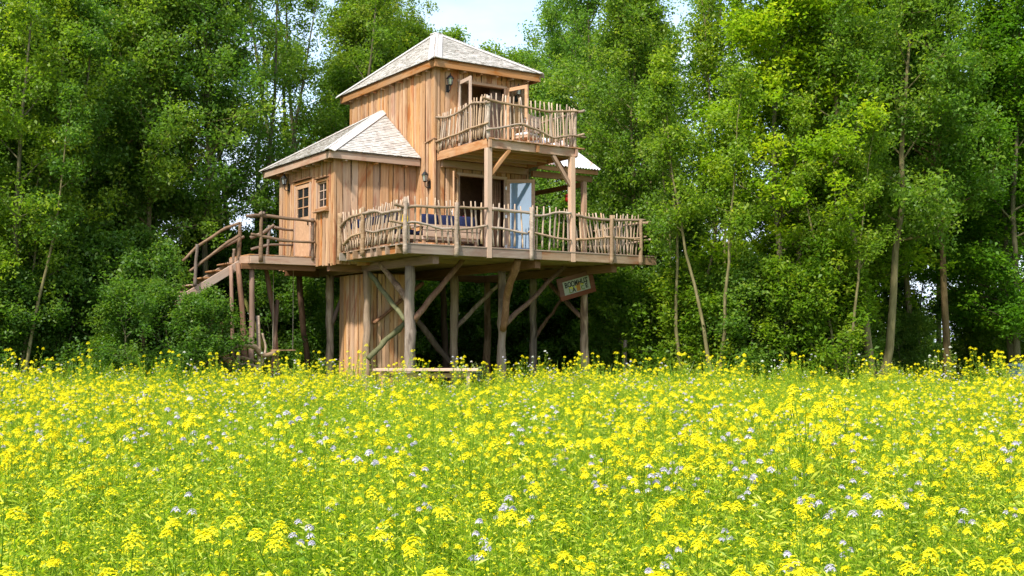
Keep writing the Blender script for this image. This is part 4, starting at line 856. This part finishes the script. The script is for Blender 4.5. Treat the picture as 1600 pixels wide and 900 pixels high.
def mustard(seed, H, fl=1, parts=False, petal=1, rich=1.):
    """stem mesh and head mesh (or one joined mesh)"""
    S = Veg(seed); F = S if not parts else Veg(seed+500); q = S.q
    top = Vector((q.uniform(-.09, .09), q.uniform(-.09, .09), H)); md = Vector((top.x*.4+q.uniform(-.02, .02), top.y*.4+q.uniform(-.02, .02), H*.5)); S.stem([(0, 0, 0), md, top], .0042, .002, 0, .3)
    tips = [(top, q.uniform(.024, .038)*rich)]
    for k in range(q.randint(3, 5)):
        t = q.uniform(.45, .88); b = md.lerp(top, (t-.5)*2) if t > .5 else Vector((0, 0, 0)).lerp(md, t*2); a = q.uniform(0, 6.28); L = q.uniform(.10, .26)
        e = b + Vector((math.cos(a)*L*.55, math.sin(a)*L*.55, L)); e.z = min(e.z, H*1.02); S.stem([b, b.lerp(e, .55)+Vector((math.cos(a)*.02, math.sin(a)*.02, 0)), e], .0026, .0015, 0, .35); tips.append((e, q.choice((.009, .013, .018, .026))*rich))
        if q.random() < .8: S.blade(b, (math.cos(a), math.sin(a), .35), q.uniform(.04, .09), .014, 0, q.uniform(.3, .7), .015)
    heads = []
    for (e, r) in tips:
        if parts: F = Veg(seed+500+len(heads)); heads.append(F)
        F.cluster(e, r, int(9+r*640), petal, .0105, 1.15)
        for i in range(14):      # pods and buds below the head
            z = q.uniform(.02, .22); a = q.uniform(0, 6.28); S.blade(e-Vector((0, 0, z)), (math.cos(a)*.8, math.sin(a)*.8, .75), q.uniform(.018, .040), .006, 0, q.uniform(.5, 1))
        for i in range(4): F.quad(*[e+Vector((q.uniform(-.006, .006), q.uniform(-.006, .006), r*.75+q.uniform(0, .01))) for _ in range(4)], 0, .9)
    for k in range(6): z = q.uniform(.1, .5)*H; a = q.uniform(0, 6.28); S.blade((0, 0, z), (math.cos(a), math.sin(a), .55), q.uniform(.08, .14), .03, 0, q.uniform(0, .5), .03)
    if parts: return S.build('stem', VM), [h.build('flower_head', VM) for h in heads]
    return S.build('mustard', VM)
def phacelia(seed, H, parts=False):
    S = Veg(seed); F = S if not parts else Veg(seed+500); q = S.q; top = Vector((q.uniform(-.07, .07), q.uniform(-.07, .07), H)); S.stem([(0, 0, 0), (top.x*.3, top.y*.3, H*.55), top], .0035, .002, 0, .3); tips = [top]
    for k in range(2): a = q.uniform(0, 6.28); e = top+Vector((math.cos(a)*.06, math.sin(a)*.06, -q.uniform(.02, .08))); S.stem([(top.x*.7, top.y*.7, H*.75), e], .0022, .0015, 0, .3); tips.append(e)
    heads = []
    for e in tips:
        if parts: F = Veg(seed+500+len(heads)); heads.append(F)
        F.cluster(e, q.uniform(.013, .021), 20, 2, .0095, 1.0)
    for k in range(9): z = q.uniform(.25, .85)*H; a = q.uniform(0, 6.28); S.blade((top.x*z/H, top.y*z/H, z), (math.cos(a), math.sin(a), .5), q.uniform(.04, .09), .018, 0, q.uniform(.1, .6), .02)
    return (S.build('stem', VM), [h.build('flower_head', VM) for h in heads]) if parts else S.build('phacelia', VM)
def filler(seed, H):
    S = Veg(seed); q = S.q
    for k in range(3):
        bx_, by_ = q.uniform(-.06, .06), q.uniform(-.06, .06); top = Vector((bx_+q.uniform(-.1, .1), by_+q.uniform(-.1, .1), H*q.uniform(.8, 1))); S.stem([(bx_, by_, 0), ((bx_+top.x)/2, (by_+top.y)/2, H*.5), top], .0032, .0014, 0, q.uniform(.15, .5))
        for i in range(30):
            t = q.uniform(.3, 1.0); p = Vector((bx_, by_, 0)).lerp(top, t); a = q.uniform(0, 6.28); up_ = q.uniform(.2, 1.1)
            S.blade(p, (math.cos(a), math.sin(a), up_), q.uniform(.02, .06), q.uniform(.004, .011), 0, min(1, q.uniform(.15, .75)+.3*(t > .8)), .006)
        S.cluster(top, .009, 3, 1, .007)
    return S.build('green_stalk', VM)
def orange_flower(H):
    S = Veg(77); S.stem([(0, 0, 0), (.01, 0, H*.5), (.02, .01, H)], .004, .002, 0, .3); S.cluster((.02, .01, H), .03, 26, 4, .022, .4); return S.build('orange_flower', VM)
MU = [mustard(100+k, h) for k, h in enumerate((.80, .86, .92, .84, .97, .89, .82, .94))]
PH = [phacelia(200+k, h) for k, h in enumerate((.70, .76, .82, .66))]
FI = [filler(300+k, h) for k, h in enumerate((.66, .72, .78, .82, .60, .75))]
WH = [mustard(400+k, h, petal=3, rich=.75) for k, h in enumerate((.9, 1.0, .95))]
MUP = [mustard(600+k, h, parts=True, rich=1.02) for k, h in enumerate((.82, .88, .94, .86, .98, .90, .84, .92, 1.0, .80))]
PHP = [phacelia(700+k, h, parts=True) for k, h in enumerate((.74, .80, .86, .70))]
def house_clear(x, y):     # keep plants out from under the treehouse
    dx, dy = x-OX, y-OY; a = dx*math.cos(YAW)+dy*math.sin(YAW); b = -dx*math.sin(YAW)+dy*math.cos(YAW)
    return not (-2.5 < a < 8.6 and b > .6)
def patch(x, y):     # slow drift of growth over the field, about -1..1
    return (np.sin(x*.9+1.3*np.sin(y*.5))+np.sin(y*.8+x*.35+1)+np.sin(x*2.1-y*1.4)*.7+np.sin(x*.31-y*.22+2))/3.2
def scatter(n, y0, y1, seed, clump=0.):
    q = np.random.default_rng(seed); out = []
    while len(out) < n:
        y = y0+(y1-y0)*q.random(4000); w = .5*y+2.2; wm = .5*y1+2.2; keep = q.random(4000) < w/wm; y = y[keep]; x = q.uniform(-1, 1, len(y))*(.5*y+2.2); k2 = q.random(len(y)) < 1+clump*(patch(x, y)-.6); x = x[k2]; y = y[k2]
        for a, b in zip(x, y):
            if house_clear(a, b) and not (-3.5 < a < -.4 and 23.6 < b < 27 and q.random() < .55) and b < 27.4+1.2*math.sin(a*.35)+.8*math.sin(a*1.3+1)+.0015*a*a: out.append((a, b))
    return np.array(out[:n])
def meadow(name, protos, pts, label, smin, smax, seed, tilt=.10):
    """one mass of plants: points carrying instances of the given plant meshes"""
    q = np.random.default_rng(seed); n = len(pts); me = bpy.data.meshes.new(name); co = np.column_stack([pts, [ground_z(*p) for p in pts]]); me.vertices.add(n); me.vertices.foreach_set('co', co.astype(np.float32).ravel())
    for nm, ty, val in (('pick', 'INT', q.integers(0, len(protos), n)), ('size', 'FLOAT', q.uniform(smin, smax, n)*(1+(.30+.35*(pts[:, 1] > 21))*q.random(n)**6))):
        
        if nm == 'size': val = val*np.interp(pts[:, 1], [10, 24], [1.0, .86])*(1+.10*patch(pts[:, 0]*1.3+5, pts[:, 1]*.7))
        a = me.attributes.new(nm, ty, 'POINT'); a.data.foreach_set('value', val.astype(np.int32 if ty == 'INT' else np.float32))
    pass
    a = me.attributes.new('turn', 'FLOAT_VECTOR', 'POINT'); a.data.foreach_set('vector', np.column_stack([q.normal(0, tilt, n), q.normal(0, tilt, n), q.uniform(0, 6.28, n)]).astype(np.float32).ravel())
    g = bpy.data.node_groups.new(name, 'GeometryNodeTree'); g.interface.new_socket('Geometry', in_out='INPUT', socket_type='NodeSocketGeometry'); g.interface.new_socket('Geometry', in_out='OUTPUT', socket_type='NodeSocketGeometry')
    gi = g.nodes.new('NodeGroupInput'); go = g.nodes.new('NodeGroupOutput'); ip = g.nodes.new('GeometryNodeInstanceOnPoints'); jn = g.nodes.new('GeometryNodeJoinGeometry'); ip.inputs['Pick Instance'].default_value = True
    for m_ in protos:
        po_ = bpy.data.objects.new(m_.name, m_); oi = g.nodes.new('GeometryNodeObjectInfo'); oi.inputs['Object'].default_value = po_; oi.inputs['As Instance'].default_value = True; g.links.new(oi.outputs['Geometry'], jn.inputs[0])
    def attr(nm, ty): z = g.nodes.new('GeometryNodeInputNamedAttribute'); z.data_type = ty; z.inputs['Name'].default_value = nm; return z.outputs[0]
    g.links.new(gi.outputs[0], ip.inputs['Points']); g.links.new(jn.outputs[0], ip.inputs['Instance']); g.links.new(attr('pick', 'INT'), ip.inputs['Instance Index'])
    er = g.nodes.new('FunctionNodeEulerToRotation'); g.links.new(attr('turn', 'FLOAT_VECTOR'), er.inputs[0]); g.links.new(er.outputs[0], ip.inputs['Rotation']); g.links.new(attr('size', 'FLOAT'), ip.inputs['Scale']); g.links.new(ip.outputs[0], go.inputs[0])
    o = obj(name, me); o.modifiers.new('plants', 'NODES').node_group = g; return tag(o, label, None, None, 'stuff')
EDGE = []
q_ = np.random.default_rng(50)
for _ in range(2600):
    x = q_.uniform(-19, 21); y = q_.uniform(26.8, 31.5)
    if house_clear(x, y) and y < 29.2+1.2*math.sin(x*.5)+.7*math.sin(x*1.7): EDGE.append((x, y))
EDGE = np.array(EDGE)
def grass(seed, H):
    S = Veg(seed); q = S.q
    for k in range(26): a = q.uniform(0, 6.28); S.blade((q.uniform(-.12, .12), q.uniform(-.12, .12), 0), (math.cos(a)*.35, math.sin(a)*.35, 1), H*q.uniform(.5, 1.1), .016, 0, q.uniform(0, .45), .04)
    return S.build('grass_tuft', VM)
meadow('edge_grass', [grass(800+k, .55+.1*k) for k in range(4)], EDGE, 'rough green grass between the flowers and the wood', .7, 1.3, 51)
near = scatter(300, 2.4, 8.2, 1, .5)
meadow('green_stalks', FI, np.vstack([scatter(5600, 2.2, 9, 2), scatter(13000, 9, 30, 3)]), 'yellow green stalks and pods filling the meadow', .82, 1.08, 4)
meadow('mustard_flowers', MU, np.vstack([scatter(380, 7.4, 11, 5, .7), scatter(3000, 11, 30, 6, 1.0)]), 'mass of yellow mustard flowers covering the meadow', .85, 1.12, 7)
meadow('lilac_flowers', PH, scatter(1150, 6, 30, 8, .9), 'scattered lilac flowers among the mustard', .9, 1.15, 9)
meadow('pale_flowers', WH, scatter(160, 8, 30, 10), 'scattered white flowers among the mustard', .8, 1.0, 11)
for i, (x, y) in enumerate(near):
    t = empty('mustard_plant', (x, y, ground_z(x, y)), rnd.uniform(0, 6.28), 'mustard plant with clustered yellow flower heads in the near meadow', 'flower', 'mustard plants in the near meadow'); s = rnd.uniform(.88, 1.1); t.scale = (s, s, s); t.rotation_euler[0] = rnd.gauss(0, .06); t.rotation_euler[1] = rnd.gauss(0, .06)
    a, b = MUP[i % len(MUP)]; obj('stem', a, t)
    for h in b: obj('flower_head', h, t)
for i, (x, y) in enumerate(scatter(48, 2.5, 6.0, 12)):
    t = empty('lilac_flower', (x, y, ground_z(x, y)), rnd.uniform(0, 6.28), 'lilac flower on a thin stem in the near meadow', 'flower', 'lilac flowers in the near meadow'); s = rnd.uniform(.95, 1.15); t.scale = (s, s, s)
    a, b = PHP[i % len(PHP)]; obj('stem', a, t)
    for h in b: obj('flower_head', h, t)
for px, d, s, in ((15, 27, 1.25), (30, 26.5, 1.1), (404, 27.5, 1.3), (720, 26.6, 1.25), (736, 26.4, 1.05), (806, 26.8, 1.05), (832, 27.2, 1.15), (848, 27.2, 1.35), (1342, 27.5, 1.2), (1445, 26.5, 1.25), (1462, 27, 1.15), (1478, 26.8, 1.45)):
    x, y = at(px, d); o = tag(obj('white_flower', WH[int(px) % 3]), 'tall white flower standing above the mustard at the far meadow edge', 'flower', 'white flowers at the far meadow edge'); o.location = (x, y, ground_z(x, y)); o.scale = (s, s, s); o.rotation_euler[2] = px
TALL = {262: 'tallest mustard plant before the shrubs left of the stairs', 258: 'second mustard plant beside the tallest one left of the stairs', 330: 'tall mustard plant before the gnarled handrail', 475: 'tall mustard plant before the swing', 505: 'tall mustard plant left of the planked shaft', 1108: 'tall mustard plant before the thin pale leaning stems', 1230: 'tall mustard plant before the bright maple', 1245: 'shorter mustard plant just right of the one before the maple', 1525: 'tall mustard plant left in the cluster near the blue grey box', 1550: 'tallest mustard plant in the cluster near the blue grey box', 1560: 'tall mustard plant right in the cluster near the blue grey box', 1572: 'tall mustard plant nearest the blue grey box', 1530: 'shorter mustard plant at the left of the cluster near the blue grey box'}
for px, d, s in ((262, 26, 1.55), (258, 26.3, 1.35), (330, 27, 1.2), (475, 27, 1.25), (505, 26.5, 1.3), (1108, 27, 1.3), (1230, 26, 1.5), (1245, 26.5, 1.3), (1525, 26, 1.5), (1550, 25.6, 1.55), (1560, 26, 1.45), (1572, 25.5, 1.3), (1530, 26.5, 1.3)):
    x, y = at(px, d); o = tag(obj('tall_mustard_plant', MU[int(px) % 8]), TALL[px], 'flower', 'tall mustard plants at the far meadow edge'); o.location = (x, y, ground_z(x, y)); o.scale = (s*.9, s*.9, s); o.rotation_euler[2] = px
for k, (px, d, s) in enumerate(((1490, 25.5, 1.25), (1502, 26.2, 1.3), (1512, 25, 1.2), (1538, 25.2, 1.35), (1545, 26.6, 1.3), (1566, 25.1, 1.3), (1580, 25.8, 1.35), (1590, 25, 1.25), (1598, 26, 1.3), (1480, 26.5, 1.2))):
    x, y = at(px, d); o = tag(obj('tall_mustard_plant', MU[k % 8]), 'tall mustard plant raising the meadow edge at the far right', 'flower', 'tall mustard plants at the far right of the meadow edge'); o.location = (x, y, ground_z(x, y)); o.scale = (s, s, s); o.rotation_euler[2] = k
o = tag(obj('orange_flower', orange_flower(.88)), 'single orange flower near the bottom left corner of the meadow', 'flower'); x, y = at(80, 3.5); o.location = (x, y, 0)
